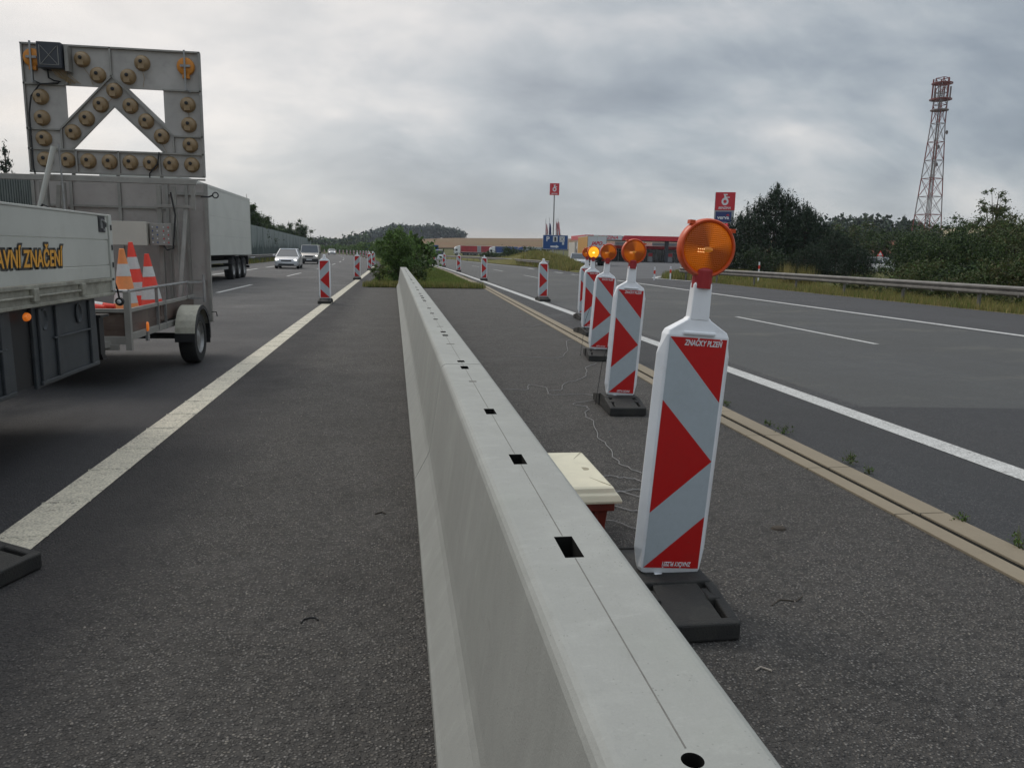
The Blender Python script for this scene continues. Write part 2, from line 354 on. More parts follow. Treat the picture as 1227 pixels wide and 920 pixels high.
M['leaf_willow'] = mat_leaf('leaves_willow', (0.120, 0.200, 0.055), (0.090, 0.155, 0.040), 0.3); M['leaf_pine'] = mat_leaf('needles', (0.014, 0.030, 0.015), (0.020, 0.038, 0.018), 0.03)
M['leaf_olive'] = mat_leaf('leaves_olive', (0.062, 0.078, 0.024), (0.085, 0.075, 0.030)); M['blade'] = mat_leaf('grass_blades', (0.12, 0.17, 0.035), (0.16, 0.18, 0.05), 0.2)
M['blade_dry'] = mat_leaf('dry_grass_blades', (0.24, 0.215, 0.070), (0.30, 0.25, 0.10), 0.2)
M['bark'] = mat('bark', (0.085, 0.065, 0.05), 0.95, var=0.5, vscale=9, bump=0.6, bscale=25)
M['white_pl'] = mat('white_plastic', (0.82, 0.83, 0.85), 0.38, var=0.08, vscale=5, dirt=0.15, dirtcol=(0.46, 0.44, 0.41))
def mat_sheet(name, col, hexes=0.06):
    n = NT(name); c = n.mix(n.rng(n.noise(40, 4), 0.3, 0.7), col, tuple(k*(1-hexes) for k in col)); c = n.mix(n.rng(n.noise(7, 8, 0.75), 0.48, 0.72, 0, 0.4), c, (col[0]*0.72+.02, col[1]*0.72+.015, col[2]*0.70+.01)); c = n.mix(n.math('MULTIPLY', n.rng(n.noise(60, 8, 0.8), 0.60, 0.70), n.rng(n.z, 0.9, 0.15)), c, (0.16, 0.14, 0.12)); hx = n.rng(n.vor(260, 'Distance', 'DISTANCE_TO_EDGE'), 0.0, 0.06, 0.35, 0.0); c = n.mix(hx, c, tuple(k*0.8 for k in col))
    return n.done(c, 0.34, 0.45)
M['sheet_w'] = mat_sheet('reflective_white_sheeting', (0.42, 0.47, 0.50)); M['sheet_r'] = mat_sheet('reflective_red_sheeting', (0.50, 0.009, 0.009))
M['letter_w'] = mat('white_lettering', (0.72, 0.72, 0.74), 0.4)
M['rubber'] = mat('recycled_rubber', (0.016, 0.016, 0.016), 0.75, var=0.5, vscale=8, col2=(0.026, 0.025, 0.022), bump=0.5, bscale=120, dirt=0.25, dirtcol=(0.075, 0.07, 0.058))
M['red_pl'] = mat('red_socket_plastic', (0.36, 0.018, 0.022), 0.4, var=0.15, vscale=20)
M['orange_pl'] = mat('orange_housing_plastic', (0.60, 0.070, 0.008), 0.38, var=0.1, vscale=18)
def mat_lens(name, lit):
    m_ = bpy.data.materials.new(name); m_.use_nodes = True; t = m_.node_tree; b = t.nodes['Principled BSDF']
    b.inputs['Roughness'].default_value = 0.34; b.inputs['Specular IOR Level'].default_value = 0.3
    tcn = t.nodes.new('ShaderNodeTexCoord')
    w1 = t.nodes.new('ShaderNodeTexWave'); w1.bands_direction = 'X'; w1.inputs['Scale'].default_value = 38
    w2 = t.nodes.new('ShaderNodeTexWave'); w2.bands_direction = 'Z'; w2.inputs['Scale'].default_value = 38
    for w in (w1, w2): t.links.new(tcn.outputs['Object'], w.inputs[0])
    ad = t.nodes.new('ShaderNodeMath'); ad.operation = 'ADD'; t.links.new(w1.outputs['Fac'], ad.inputs[0]); t.links.new(w2.outputs['Fac'], ad.inputs[1])
    bp = t.nodes.new('ShaderNodeBump'); bp.inputs['Strength'].default_value = 0.5; bp.inputs['Distance'].default_value = 0.003
    t.links.new(ad.outputs[0], bp.inputs['Height']); t.links.new(bp.outputs[0], b.inputs['Normal'])
    # moulded optic: brown and amber sectors turn about the bulb boss
    sp = t.nodes.new('ShaderNodeSeparateXYZ'); t.links.new(tcn.outputs['Object'], sp.inputs[0])
    at = t.nodes.new('ShaderNodeMath'); at.operation = 'ARCTAN2'; 
    t.links.new(sp.outputs[2], at.inputs[0]); t.links.new(sp.outputs[0], at.inputs[1])
    m2 = t.nodes.new('ShaderNodeMath'); m2.operation = 'MULTIPLY_ADD'; m2.inputs[1].default_value = 2.0; m2.inputs[2].default_value = -0.17; t.links.new(at.outputs[0], m2.inputs[0])
    sn = t.nodes.new('ShaderNodeMath'); sn.operation = 'SINE'; t.links.new(m2.outputs[0], sn.inputs[0])
    mr = t.nodes.new('ShaderNodeMapRange'); mr.inputs[1].default_value = -0.6; mr.inputs[2].default_value = 0.6; t.links.new(sn.outputs[0], mr.inputs[0])
    mx = t.nodes.new('ShaderNodeMix'); mx.data_type = 'RGBA'; mx.inputs[6].default_value = (0.30, 0.050, 0.003, 1); mx.inputs[7].default_value = (0.90, 0.19, 0.001, 1)
    t.links.new(mr.outputs[0], mx.inputs[0]); t.links.new(mx.outputs[2], b.inputs['Base Color'])
    b.inputs['Emission Color'].default_value = (1.0, 0.45, 0.02, 1) if lit else (1.0, 0.22, 0.0, 1); b.inputs['Emission Strength'].default_value = 0.75 if lit else 0.03
    return m_
M['lens'] = mat_lens('amber_lens', False); M['lens_lit'] = mat_lens('amber_lens_lit', True)
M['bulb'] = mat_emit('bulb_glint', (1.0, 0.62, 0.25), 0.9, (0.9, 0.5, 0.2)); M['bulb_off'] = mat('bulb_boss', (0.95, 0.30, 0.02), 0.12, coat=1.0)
M['bulb_lit'] = mat_emit('bulb_flash', (1.0, 0.72, 0.12), 4.0)
M['dark'] = mat('dark_plastic', (0.03, 0.03, 0.032), 0.6, var=0.3, vscale=6); M['tyre'] = mat('tyre_rubber', (0.022, 0.022, 0.022), 0.85, var=0.4, vscale=15, bump=0.4, bscale=60)
M['galv'] = mat('galvanised_steel', (0.34, 0.34, 0.335), 0.48, 0.55, var=0.3, vscale=7, bump=0.1, bscale=40, dirt=0.35, dirtcol=(0.16, 0.15, 0.13))
M['galv_rail'] = mat('weathered_guardrail_steel', (0.20, 0.192, 0.18), 0.6, 0.35, var=0.35, vscale=2.5, dirt=0.4, dirtcol=(0.10, 0.095, 0.085))
M['alu'] = mat('aluminium_sheet', (0.43, 0.41, 0.385), 0.55, 0.15, var=0.22, vscale=2.5, dirt=0.25, dirtcol=(0.20, 0.18, 0.16))
M['alu_frame'] = mat('aluminium_frame', (0.31, 0.30, 0.275), 0.5, 0.3, var=0.2, vscale=5, dirt=0.2, dirtcol=(0.15, 0.14, 0.13))
M['panel_beige'] = mat('board_rear_sheet', (0.39, 0.36, 0.335), 0.6, 0.15, var=0.18, vscale=1.6, dirt=0.3, dirtcol=(0.17, 0.14, 0.12))
M['lamp_tan'] = mat('lamp_back_tan', (0.30, 0.205, 0.105), 0.42, var=0.25, vscale=6, dirt=0.2, dirtcol=(0.2, 0.14, 0.08)); M['amber_pl'] = mat('amber_back_plastic', (0.62, 0.23, 0.02), 0.4, var=0.15, vscale=12)
M['black'] = mat('black_rubber', (0.012, 0.012, 0.013), 0.6); M['box_dark'] = mat('control_box_dark', (0.035, 0.04, 0.05), 0.5, var=0.2, vscale=8)
M['truck_white'] = mat('dropside_white', (0.50, 0.505, 0.46), 0.42, var=0.12, vscale=1.5, dirt=0.25, dirtcol=(0.30, 0.29, 0.24)); M['guard'] = mat('side_guard_plastic', (0.040, 0.046, 0.052), 0.55, var=0.3, vscale=5, dirt=0.3, dirtcol=(0.075, 0.072, 0.065))
M['chassis'] = mat('dirty_chassis_rail', (0.36, 0.35, 0.29), 0.7, var=0.35, vscale=5, dirt=0.6, dirtcol=(0.12, 0.105, 0.08), bump=0.2)
M['ply'] = mat('brown_phenolic_board', (0.11, 0.075, 0.060), 0.5, var=0.3, vscale=3, dirt=0.3, dirtcol=(0.2, 0.17, 0.14)); M['mudguard'] = mat('dirty_mudguard', (0.36, 0.345, 0.28), 0.6, var=0.2, vscale=6, dirt=0.4, dirtcol=(0.16, 0.14, 0.11)); M['cream'] = mat('cream_cabinet', (0.52, 0.495, 0.43), 0.5, var=0.08, vscale=4)
M['cream_lid'] = mat('cream_lid', (0.66, 0.62, 0.47), 0.45, var=0.1, vscale=8, dirt=0.15, dirtcol=(0.42, 0.38, 0.28)); M['red_box'] = mat('brick_red_box', (0.20, 0.030, 0.018), 0.5, var=0.25, vscale=8)
M['cone_red'] = mat('cone_red', (0.78, 0.045, 0.020), 0.45, var=0.15, vscale=8, dirt=0.15, dirtcol=(0.4, 0.05, 0.03)); M['cone_or'] = mat('cone_faded_orange', (0.80, 0.26, 0.07), 0.5, var=0.2, vscale=8, dirt=0.3, dirtcol=(0.5, 0.22, 0.1))
M['cone_w'] = mat('cone_sleeve', (0.55, 0.55, 0.53), 0.45, var=0.1, vscale=15, dirt=0.3, dirtcol=(0.35, 0.33, 0.30))
M['sign_yellow'] = mat('lettering_amber', (0.72, 0.34, 0.03), 0.5); M['ink'] = mat('lettering_black', (0.02, 0.018, 0.016), 0.5)
M['lens_orange'] = mat_emit('side_marker_lens', (1.0, 0.22, 0.02), 0.18, (0.85, 0.22, 0.02))
M['glass'] = mat('dark_glazing', (0.035, 0.042, 0.05), 0.12, spec=0.8); M['silver'] = mat('silver_paint', (0.55, 0.56, 0.58), 0.28, 0.35, coat=0.6); M['sand'] = mat('sand_metallic_paint', (0.42, 0.40, 0.37), 0.3, 0.4, coat=0.6)
M['white_car'] = mat('white_car_paint', (0.72, 0.73, 0.74), 0.3, coat=0.6, var=0.05); M['headlight'] = mat_emit('headlight_on', (1.0, 0.97, 0.88), 1.6); M['headlight_off'] = mat('headlight_off', (0.55, 0.57, 0.6), 0.15); M['plate'] = mat('number_plate', (0.62, 0.64, 0.66), 0.5)
M['taillight'] = mat('tail_light', (0.4, 0.01, 0.01), 0.25); M['lorry_w'] = mat('lorry_box_white', (0.56, 0.565, 0.52), 0.45, var=0.1, vscale=0.8, dirt=0.2, dirtcol=(0.40, 0.39, 0.33))
M['sta_red'] = mat('station_red', (0.56, 0.016, 0.03), 0.35); M['sta_white'] = mat('station_white', (0.60, 0.61, 0.62), 0.4); M['sta_grey'] = mat('station_grey', (0.36, 0.37, 0.39), 0.5)
M['blue_sign'] = mat('blue_sign_sheeting', (0.012, 0.070, 0.24), 0.4); M['navy'] = mat('navy_panel', (0.015, 0.03, 0.14), 0.4); M['blue_tarp'] = mat('blue_tarpaulin', (0.03, 0.075, 0.26), 0.5, var=0.15, vscale=0.6)
M['grey_tarp'] = mat('grey_tarpaulin', (0.38, 0.40, 0.43), 0.5, var=0.1, vscale=0.6); M['red_tarp'] = mat('red_tarpaulin', (0.42, 0.022, 0.032), 0.45, var=0.2, vscale=0.6); M['yellow_tarp'] = mat('yellow_tarpaulin', (0.52, 0.26, 0.035), 0.5, var=0.1, vscale=0.6)
M['tower_red'] = mat('tower_red', (0.21, 0.048, 0.042), 0.6, var=0.2, vscale=1); M['tower_white'] = mat('tower_white', (0.25, 0.21, 0.21), 0.6, var=0.2, vscale=1); M['cable'] = mat('grey_cable', (0.24, 0.235, 0.23), 0.6)
M['wall_grey'] = mat('corrugated_grey', (0.125, 0.145, 0.135), 0.7, var=0.25, vscale=1.5); M['wall_light'] = mat('wall_pale_green', (0.20, 0.235, 0.225), 0.7, var=0.15, vscale=0.6); M['wall_dark'] = mat('wall_dark_green', (0.035, 0.062, 0.058), 0.75, var=0.2, vscale=1.5)
M['pebble'] = mat('pebble', (0.34, 0.30, 0.26), 0.9, var=0.3, vscale=30); M['twig'] = mat('twig', (0.05, 0.04, 0.03), 0.95); M['roof_tile'] = mat('roof_tile', (0.20, 0.07, 0.045), 0.9); M['render_wall'] = mat('house_render', (0.52, 0.49, 0.43), 0.9)

_font = None
def text_mesh(s, size, offset=0.0, extrude=0.001, shear=0.0, align='CENTER', spacing=1.0):
    cu = bpy.data.curves.new('lettering', 'FONT'); cu.body = s; cu.size = size; cu.offset = offset; cu.extrude = extrude; cu.shear = shear
    cu.align_x = align; cu.align_y = 'CENTER'; cu.space_character = spacing; cu.resolution_u = 3
    o = bpy.data.objects.new('lettering_tmp', cu); COL.objects.link(o)
    me = bpy.data.meshes.new_from_object(o.evaluated_get(bpy.context.evaluated_depsgraph_get()))
    bpy.data.objects.remove(o); bpy.data.curves.remove(cu); return me
def text(name, s, size, mat_, parent, loc, face='-y', sx=1.0, rot=0.0, **k):
    """lettering as a thin mesh standing upright on the face that looks along `face`"""
    me = text_mesh(s, size, **k); me.name = name; me.materials.clear(); me.materials.append(mat_)
    for p in me.polygons: p.material_index = 0
    B = {'-y': Matrix(((1,0,0),(0,0,-1),(0,1,0))), 'x': Matrix(((0,0,1),(1,0,0),(0,1,0))), '-x': Matrix(((0,0,-1),(-1,0,0),(0,1,0)))}[face].to_4x4()
    me.transform(Matrix.Translation(loc) @ B @ Matrix.Rotation(rot, 4, 'Z') @ Matrix.Diagonal((sx, 1, 1, 1)))
    o = bpy.data.objects.new(name, me); COL.objects.link(o); o.parent = parent; return o

# ------------------------------------------------------------------ the setting
def off(y): return 0.0 if y < 50 else -((y-50)**2)/2400.0
def strip(name, mat_, x0, x1, y0, y1, z, step=6.0, curve=True, kind='structure'):
    """a sheet that follows the motorway's bend; x0/x1 are numbers or functions of y"""
    fx0 = x0 if callable(x0) else (lambda y: x0); fx1 = x1 if callable(x1) else (lambda y: x1)
    n = max(1, int((y1-y0)/step)); mb = MB()
    for i in range(n+1):
        y = y0+(y1-y0)*i/n; o = off(y) if curve else 0
        mb.v += [(fx0(y)+o, y, z), (fx1(y)+o, y, z)]
    for i in range(n): mb.f.append((2*i, 2*i+1, 2*i+3, 2*i+2)); mb.m.append(0)
    o = mb.build(name, mat_, fixn=False); return tag(o, kind=kind)
def sheet(name, mat_, poly, z):
    mb = MB(); mb.v = [(x, y, z) for x, y in poly]; mb.f = [tuple(range(len(poly)))]; mb.m = [0]
    return tag(mb.build(name, mat_, fixn=False), kind='structure')
def interp(x, xs, ys):
    return float(np.interp(x, xs, ys))
def sstep(t): t = max(0, min(1, t)); return t*t*(3-2*t)
A_ = [-60, -25, -8, -3.5, 0, 4, 13, 20, 27, 33, 39, 50, 70]; H_ = [2, 2, 2.5, 5, 12, 15.5, 17.5, 18, 20, 27, 34, 36, 30]
def terr(x, y):
    r_ = math.hypot(x, y); a = math.degrees(math.atan2(x, y))
    if r_ < 250: return -0.03
    h = interp(a, A_, H_)*sstep((r_-250)/650.0) if r_ < 900 else interp(a, A_, H_)
    if r_ > 1000: h *= max(0.0, 1-(r_-1000)/500.0)
    return h-0.03
# ground: one radial sheet that runs to the horizon and rises into the hill
mb = MB(); rings = [0.0, 30, 60, 120, 200, 250, 300, 360, 430, 510, 600, 700, 800, 900, 1000, 1300, 1700, 3000, 5500]
NA = 180
mb.v.append((0, 0, -0.03))
for r_ in rings[1:]:
    for k in range(NA):
        a = 2*math.pi*k/NA; x, y = r_*math.sin(a), r_*math.cos(a)
        hz = terr(x, y) if y > 0 else -0.03
        mb.v.append((x, y, hz))
for k in range(NA): mb.f.append((0, 1+(k+1) % NA, 1+k)); mb.m.append(0)
for i in range(len(rings)-2):
    for k in range(NA):
        a = 1+i*NA+k; b = 1+i*NA+(k+1) % NA; mb.f.append((a, b, b+NA, a+NA)); mb.m.append(0)
tag(mb.build('ground', M['ground'], fixn=True), kind='structure')
def mat_field():
    n = NT('ploughed_and_stubble_field')
    c = n.mix(n.rng(n.noise(0.010, 4, 0.5), 0.40, 0.62), (0.175, 0.108, 0.066), (0.165, 0.118, 0.064))
    c = n.mix(n.rng(n.noise(0.06, 5, 0.7, scale3=(1, 0.25, 1)), 0.45, 0.7, 0, 0.5), c, (0.125, 0.100, 0.055))
    return n.done(c, 1.0, 0.05)
M['field'] = mat_field()
M['stubble'] = mat('stubble_field_pale', (0.27, 0.215, 0.11), 1.0, var=0.15, vscale=0.02)
def hill_patch(name, mat_, a0, a1, r0_, r1_, lift=0.25, na=40, nr=16):
    mb = MB()
    for i in range(nr+1):
        for k in range(na+1):
            r_ = r0_+(r1_-r0_)*i/nr; a = R(a0+(a1-a0)*k/na); x, y = r_*math.sin(a), r_*math.cos(a); mb.v.append((x, y, terr(x, y)+lift))
    for i in range(nr):
        for k in range(na): a = i*(na+1)+k; mb.f.append((a, a+1, a+na+2, a+na+1)); mb.m.append(0)
    return tag(mb.build(name, mat_, fixn=False, smooth=True), kind='structure')
hill_patch('ploughed_field', M['field'], 0.6, 30, 430, 985, 0.6)
hill_patch('stubble_field', M['stubble'], 34, 40, 500, 990, 0.6)
hill_patch('rough_field', M['stubble'], -3.2, 0.5, 480, 640, 0.6, 10, 6)

strip('left_carriageway', M['road_l'], -13.0, -1.85, -25, 560, 0.000)
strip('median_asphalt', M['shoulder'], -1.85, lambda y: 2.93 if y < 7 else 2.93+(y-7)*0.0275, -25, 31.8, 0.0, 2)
strip('right_carriageway', M['road_r'], lambda y: 3.27 if y < 7 else 3.27+(y-7)*0.0225, lambda y: 18.3, -25, 49, 0.0, 2)
strip('right_carriageway', M['road_r'], lambda y: 4.0, lambda y: 15.5 if y < 75 else max(14.1, 15.5-(y-75)*0.05), 49, 560, 0.0)
strip('median_asphalt', M['shoulder'], -1.85, -1.15, 31.8, 560, 0.0)
# drain channel: two concrete strips with a slot between them
dx = lambda y: 2.93 if y < 7 else 2.93+(y-7)*0.0265
def drain():
    mb = MB(); ys = [-25+i*1.0 for i in range(0, 58)]
    def seg(a, b, y0, y1, z):
        mb.add([(dx(y0)+a, y0, -.1), (dx(y0)+b, y0, -.1), (dx(y1)+b, y1, -.1), (dx(y1)+a, y1, -.1), (dx(y0)+a, y0, z), (dx(y0)+b, y0, z), (dx(y1)+b, y1, z), (dx(y1)+a, y1, z)],
               [(0,3,2,1),(4,5,6,7),(0,1,5,4),(1,2,6,5),(2,3,7,6),(3,0,4,7)])
    for i in range(-25, 34):
        for a, b in ((0.0, 0.118), (0.168, 0.335)):
            seg(a, b, i+0.004, i+0.996, 0.014)
    mb2 = MB()  # shallow sheet coloured black in place of the slot's deep shade
    for i in range(len(ys)-1):
        y0, y1 = ys[i], ys[i+1]; mb2.add([(dx(y0)+.11, y0, .002), (dx(y0)+.175, y0, .002), (dx(y1)+.175, y1, .002), (dx(y1)+.11, y1, .002)], [(0,1,2,3)])
    o = tag(mb.build('drain_channel', M['conc_drain'], bevel=0.004), kind='structure'); mb2.build('drain_slot_shade', M['pit'], o, fixn=False)
drain()
strip('kerb_strip', M['conc_drain'], lambda y: 3.62 if y < 50 else 3.75, lambda y: 3.98, 33, 420, 0.012, 4)
# painted lines
strip('edge_line', M['line_l'], -2.045, -1.80, -10, 560, 0.004, 2)
mb = MB()
for i in range(60): y = 1.0+.62*i+rnd.uniform(-.08, .08); mb.loft([[(-2.05, y-.010, .004), (-2.05, y+.012, .004), (-2.05, y, .011)], [(-1.795, y-.012+.03, .004), (-1.795, y+.010+.03, .004), (-1.795, y+.03, .011)]])
tag(mb.build('line_ridges', M['line_l']), kind='structure')
strip('edge_line', M['line_r'], 4.33, 4.57, -10, 560, 0.004, 2)
strip('edge_line', M['line_r'], 12.88, 13.12, -10, 42, 0.004, 2)
strip('edge_line', M['line_r'], lambda y: 12.88 + (0 if y > 95 else (95-y)*0.04 if y > 70 else 1.0), lambda y: 13.12+(0 if y > 95 else (95-y)*0.04 if y > 70 else 1.0), 76, 560, 0.004, 4)
def dashes(x, w, starts, ln, m_):
    mb = MB()
    for y in starts:
        n = 3
        for i in range(n):
            a, b = y+ln*i/n, y+ln*(i+1)/n; k = len(mb.v)
            mb.v += [(x+off(a), a, .004), (x+w+off(a), a, .004), (x+w+off(b), b, .004), (x+off(b), b, .004)]; mb.f.append((k, k+1, k+2, k+3)); mb.m.append(0)
    return tag(mb.build('lane_dashes', m_, fixn=False), kind='structure')
dashes(-5.92, 0.14, [-9.5, 8.5] + [26.6+16.6*i-0.0 for i in range(0, 24)], 6.2, M['line_r'])
dashes(-9.92, 0.22, [43.5+9.0*i for i in range(-3, 12)], 5.0, M['line_r'])
dashes(8.55, 0.12, [12.75-18, 12.75, 30.0] + [46.5+16*i for i in range(0, 20)], 5.9, M['line_r'])
dashes(12.88, 0.24, [42+6.0*i for i in range(0, 6)], 3.0, M['line_r'])
# pale sealed joint at the foot of the right verge
strip('verge_kerb_line', M['conc_drain'], 18.3, 18.40, -25, 49, 0.006, 4)

# station access road and forecourt
sheet('forecourt', mat('forecourt_asphalt', (0.085, 0.086, 0.090), 0.85, var=0.25, vscale=0.2), [(12.8,47),(17.3,49.4),(22,60),(27,72),(40,86),(60,96),(95,105),(105,200),(22,205),(20,150),(21.5,112),(20.4,88),(17.5,72),(15.2,62),(13.0,56)], 0.004)
def curved_line(name, pts, w, z, m_):
    mb = MB(); P = [Vector((x, y, z)) for x, y in pts]
    for i, p in enumerate(P):
        t = (P[min(i+1, len(P)-1)]-P[max(i-1, 0)]).normalized(); nrm = Vector((-t.y, t.x, 0))*w/2; mb.v += [tuple(p-nrm), tuple(p+nrm)]
    for i in range(len(P)-1): mb.f.append((2*i, 2*i+1, 2*i+3, 2*i+2)); mb.m.append(0)
    return tag(mb.build(name, m_, fixn=True), kind='structure')
curved_line('edge_line', [(18.0,44),(17.45,48.2),(17.1,49.6),(17.35,50.9),(18.6,53.6),(21.5,59.0),(26.4,70.5),(31,77)], 0.35, 0.011, M['line_r'])
# grass: median lawn and the island beside the station road
strip('median_lawn', M['lawn'], lambda y: -1.15, lambda y: 3.62 if y > 33 else 3.55, 31.8, 560, 0.03, 4)
def mound():
    mb = MB(); nx, ny = 14, 40
    for j in range(ny+1):
        y = 62+(205-62)*j/ny
        xl = interp(y, [62, 70, 80, 95, 205], [14.6, 15.0, 15.6, 14.6, 14.2]); xr = interp(y, [62, 70, 80, 95, 112, 150, 205], [15.0, 17.0, 19.3, 20.6, 21.2, 19.8, 22])
        if y > 95: xl += off(y)
        for i in range(nx+1):
            u = i/nx; hh = interp(y, [62, 74, 84, 98, 108, 122, 205], [0.05, 0.25, 1.0, 1.5, 1.0, 0.35, 0.2])*math.sin(math.pi*u)**0.8
            mb.v.append((xl+(xr-xl)*u, y, 0.01+hh*(0.9+0.2*rnd.random())))
    for j in range(ny):
        for i in range(nx): a = j*(nx+1)+i; mb.f.append((a, a+1, a+nx+2, a+nx+1)); mb.m.append(0)
    return tag(mb.build('grass_bank', mat_grass('bank_grass', (0.105, 0.115, 0.035), (0.15, 0.13, 0.05), (0.19, 0.165, 0.07)), smooth=True, fixn=False), kind='structure')
mound()

# ---- grass blades and leaf clouds (many small faces)
def blades(name, mats, pts, h, w, label=None, cat=None, lean=0.5, per=5, spread=0.06, kind='stuff', parent=None, seed=1):
    rg = np.random.default_rng(seed); pts = np.asarray(pts, float); n = len(pts)*per
    base = np.repeat(pts, per, axis=0); base[:, :2] += rg.normal(0, spread, (n, 2))
    hh = h*(0.45+0.8*rg.random(n)); an = rg.random(n)*2*np.pi; ln = lean*hh*rg.random(n)
    w_ = w*(0.6+0.8*rg.random(n)); a2 = rg.random(n)*2*np.pi
    v = np.zeros((n, 3, 3)); v[:, 0] = base; v[:, 1] = base; v[:, 2] = base
    v[:, 0, 0] -= np.cos(a2)*w_/2; v[:, 0, 1] -= np.sin(a2)*w_/2; v[:, 1, 0] += np.cos(a2)*w_/2; v[:, 1, 1] += np.sin(a2)*w_/2
    v[:, 2, 0] += np.cos(an)*ln; v[:, 2, 1] += np.sin(an)*ln; v[:, 2, 2] += hh
    return raw_mesh(name, v.reshape(-1, 3), 3, mats, rg.integers(0, len(mats), n), parent, label, cat, kind)
def raw_mesh(name, verts, k, mats, mi, parent=None, label=None, cat=None, kind=None):
    n = len(verts)//k; me = bpy.data.meshes.new(name); me.vertices.add(len(verts)); me.vertices.foreach_set('co', np.ascontiguousarray(verts, dtype=np.float32).ravel())
    me.loops.add(n*k); me.loops.foreach_set('vertex_index', np.arange(n*k, dtype=np.int32)); me.polygons.add(n)
    me.polygons.foreach_set('loop_start', np.arange(0, n*k, k, dtype=np.int32)); me.polygons.foreach_set('loop_total', np.full(n, k, dtype=np.int32))
    for m_ in mats: me.materials.append(m_)
    me.polygons.foreach_set('material_index', np.asarray(mi, dtype=np.int32)); me.update(calc_edges=True); me.validate()
    o = bpy.data.objects.new(name, me); COL.objects.link(o)
    if parent: o.parent = parent
    return tag(o, label, cat, None, kind)
def leaves(name, centres, radii, n, size, mats, weights=None, seed=1, up=0.3, aspect=0.55, parent=None, kind=None, flat=1.0):
    """n leaf-sized quads gathered round clump centres"""
    rg = np.random.default_rng(seed); C_ = np.asarray(centres, float); Rr = np.asarray(radii, float)
    if Rr.ndim == 0: Rr = np.full(len(C_), float(Rr))
    p = Rr**2; p /= p.sum(); idx = rg.choice(len(C_), n, p=p)
    d = rg.normal(size=(n, 3)); d /= np.linalg.norm(d, axis=1)[:, None]; rad = Rr[idx]*np.minimum(np.abs(rg.normal(size=n))*.68, 1.7)
    d2 = d.copy(); d2[:, 2] *= flat
    P = C_[idx]+d2*rad[:, None]
    a = rg.normal(size=(n, 3)); a[:, 2] += up; a /= np.linalg.norm(a, axis=1)[:, None]
    b = np.cross(a, d+0.4*rg.normal(size=(n, 3))); b /= (np.linalg.norm(b, axis=1)[:, None]+1e-9)
    s = size*(0.6+0.8*rg.random(n))[:, None]
    v = np.stack([P-a*s, P+b*s*aspect, P+a*s, P-b*s*aspect], axis=1)
    mi = rg.choice(len(mats), n, p=weights) if weights is not None else rg.integers(0, len(mats), n)
    return raw_mesh(name, v.reshape(-1, 3), 4, mats, mi, parent, kind=kind)
def crown_clumps(rg, h, r_, zc, n, irr=0.35, shell=0.55, zs=None):
    out, rad = [], []
    zs = zs or (h-zc)
    for _ in range(n):
        d = Vector((rg.gauss(0, 1), rg.gauss(0, 1), rg.gauss(0, 1))).normalized(); k = shell+(1-shell)*rg.random(); k *= 1+irr*(rg.random()-.5)
        out.append((d.x*r_*k, d.y*r_*k, zc+d.z*zs*k)); rad.append(r_*(0.18+0.20*rg.random()))
    return out, rad
def limbs(rg, h, base_r, targets, n, lean=0.0):
    mb = MB(); top = Vector((lean, 0, h)); pts = [Vector((0, 0, -0.1)), Vector((rg.uniform(-.05,.05)*h*.3, rg.uniform(-.05,.05)*h*.3, h*.35)), Vector((lean*.6, 0, h*.7)), top]
    mb.tube(pts, [base_r*1.25, base_r*.8, base_r*.45, base_r*.12], 7)
    for t in rg.sample(list(targets), min(n, len(targets))):
        t = Vector(t); z0 = min(max(0.15*h, t.z*0.55), h*.8); s = Vector((lean*z0/h, 0, z0)); mid = s.lerp(t, .55)+Vector((0, 0, -.06*h*0.5))
        mb.tube([s, mid, t], [base_r*.38, base_r*.22, base_r*.06], 5)
    return mb
def tree(name, x, y, h, r_, label, group=None, cat='tree', mats=('leaf', 'leaf_dark'), w=None, n=2500, leaf=0.12, clumps=34, seed=1, low=0.2, shell=0.45, trunk=True, z=0.0, flat=0.8, base_r=None, crown='crown', irr=0.5, up=0.3, stray=True):
    rg = random.Random(seed); t = empty(name, (x, y, z), rg.random()*6, label, cat, group)
    zc = h*(low+(1-low)/2); cs, rad = crown_clumps(rg, h*0.97, r_, zc, clumps, irr, shell, (h-zc)*0.92)
    # a few stray shoots give the uneven outline
    for _ in range(max(4, clumps//5) if stray else 0):
        a = rg.random()*6.28; el = rg.random()*1.2; k = 0.86+0.14*rg.random()
        cs.append((math.cos(a)*math.cos(el)*r_*k, math.sin(a)*math.cos(el)*r_*k, zc+math.sin(el)*(h-zc)*k)); rad.append(r_*0.17)
    leaves(crown, cs, rad, n, leaf, [M[k] for k in mats], w, seed, up, parent=t, flat=flat)
    if trunk: limbs(rg, h*0.9, base_r or max(0.05, h*0.02), cs, 14).build('trunk', M['bark'], t, smooth=True)
    return t
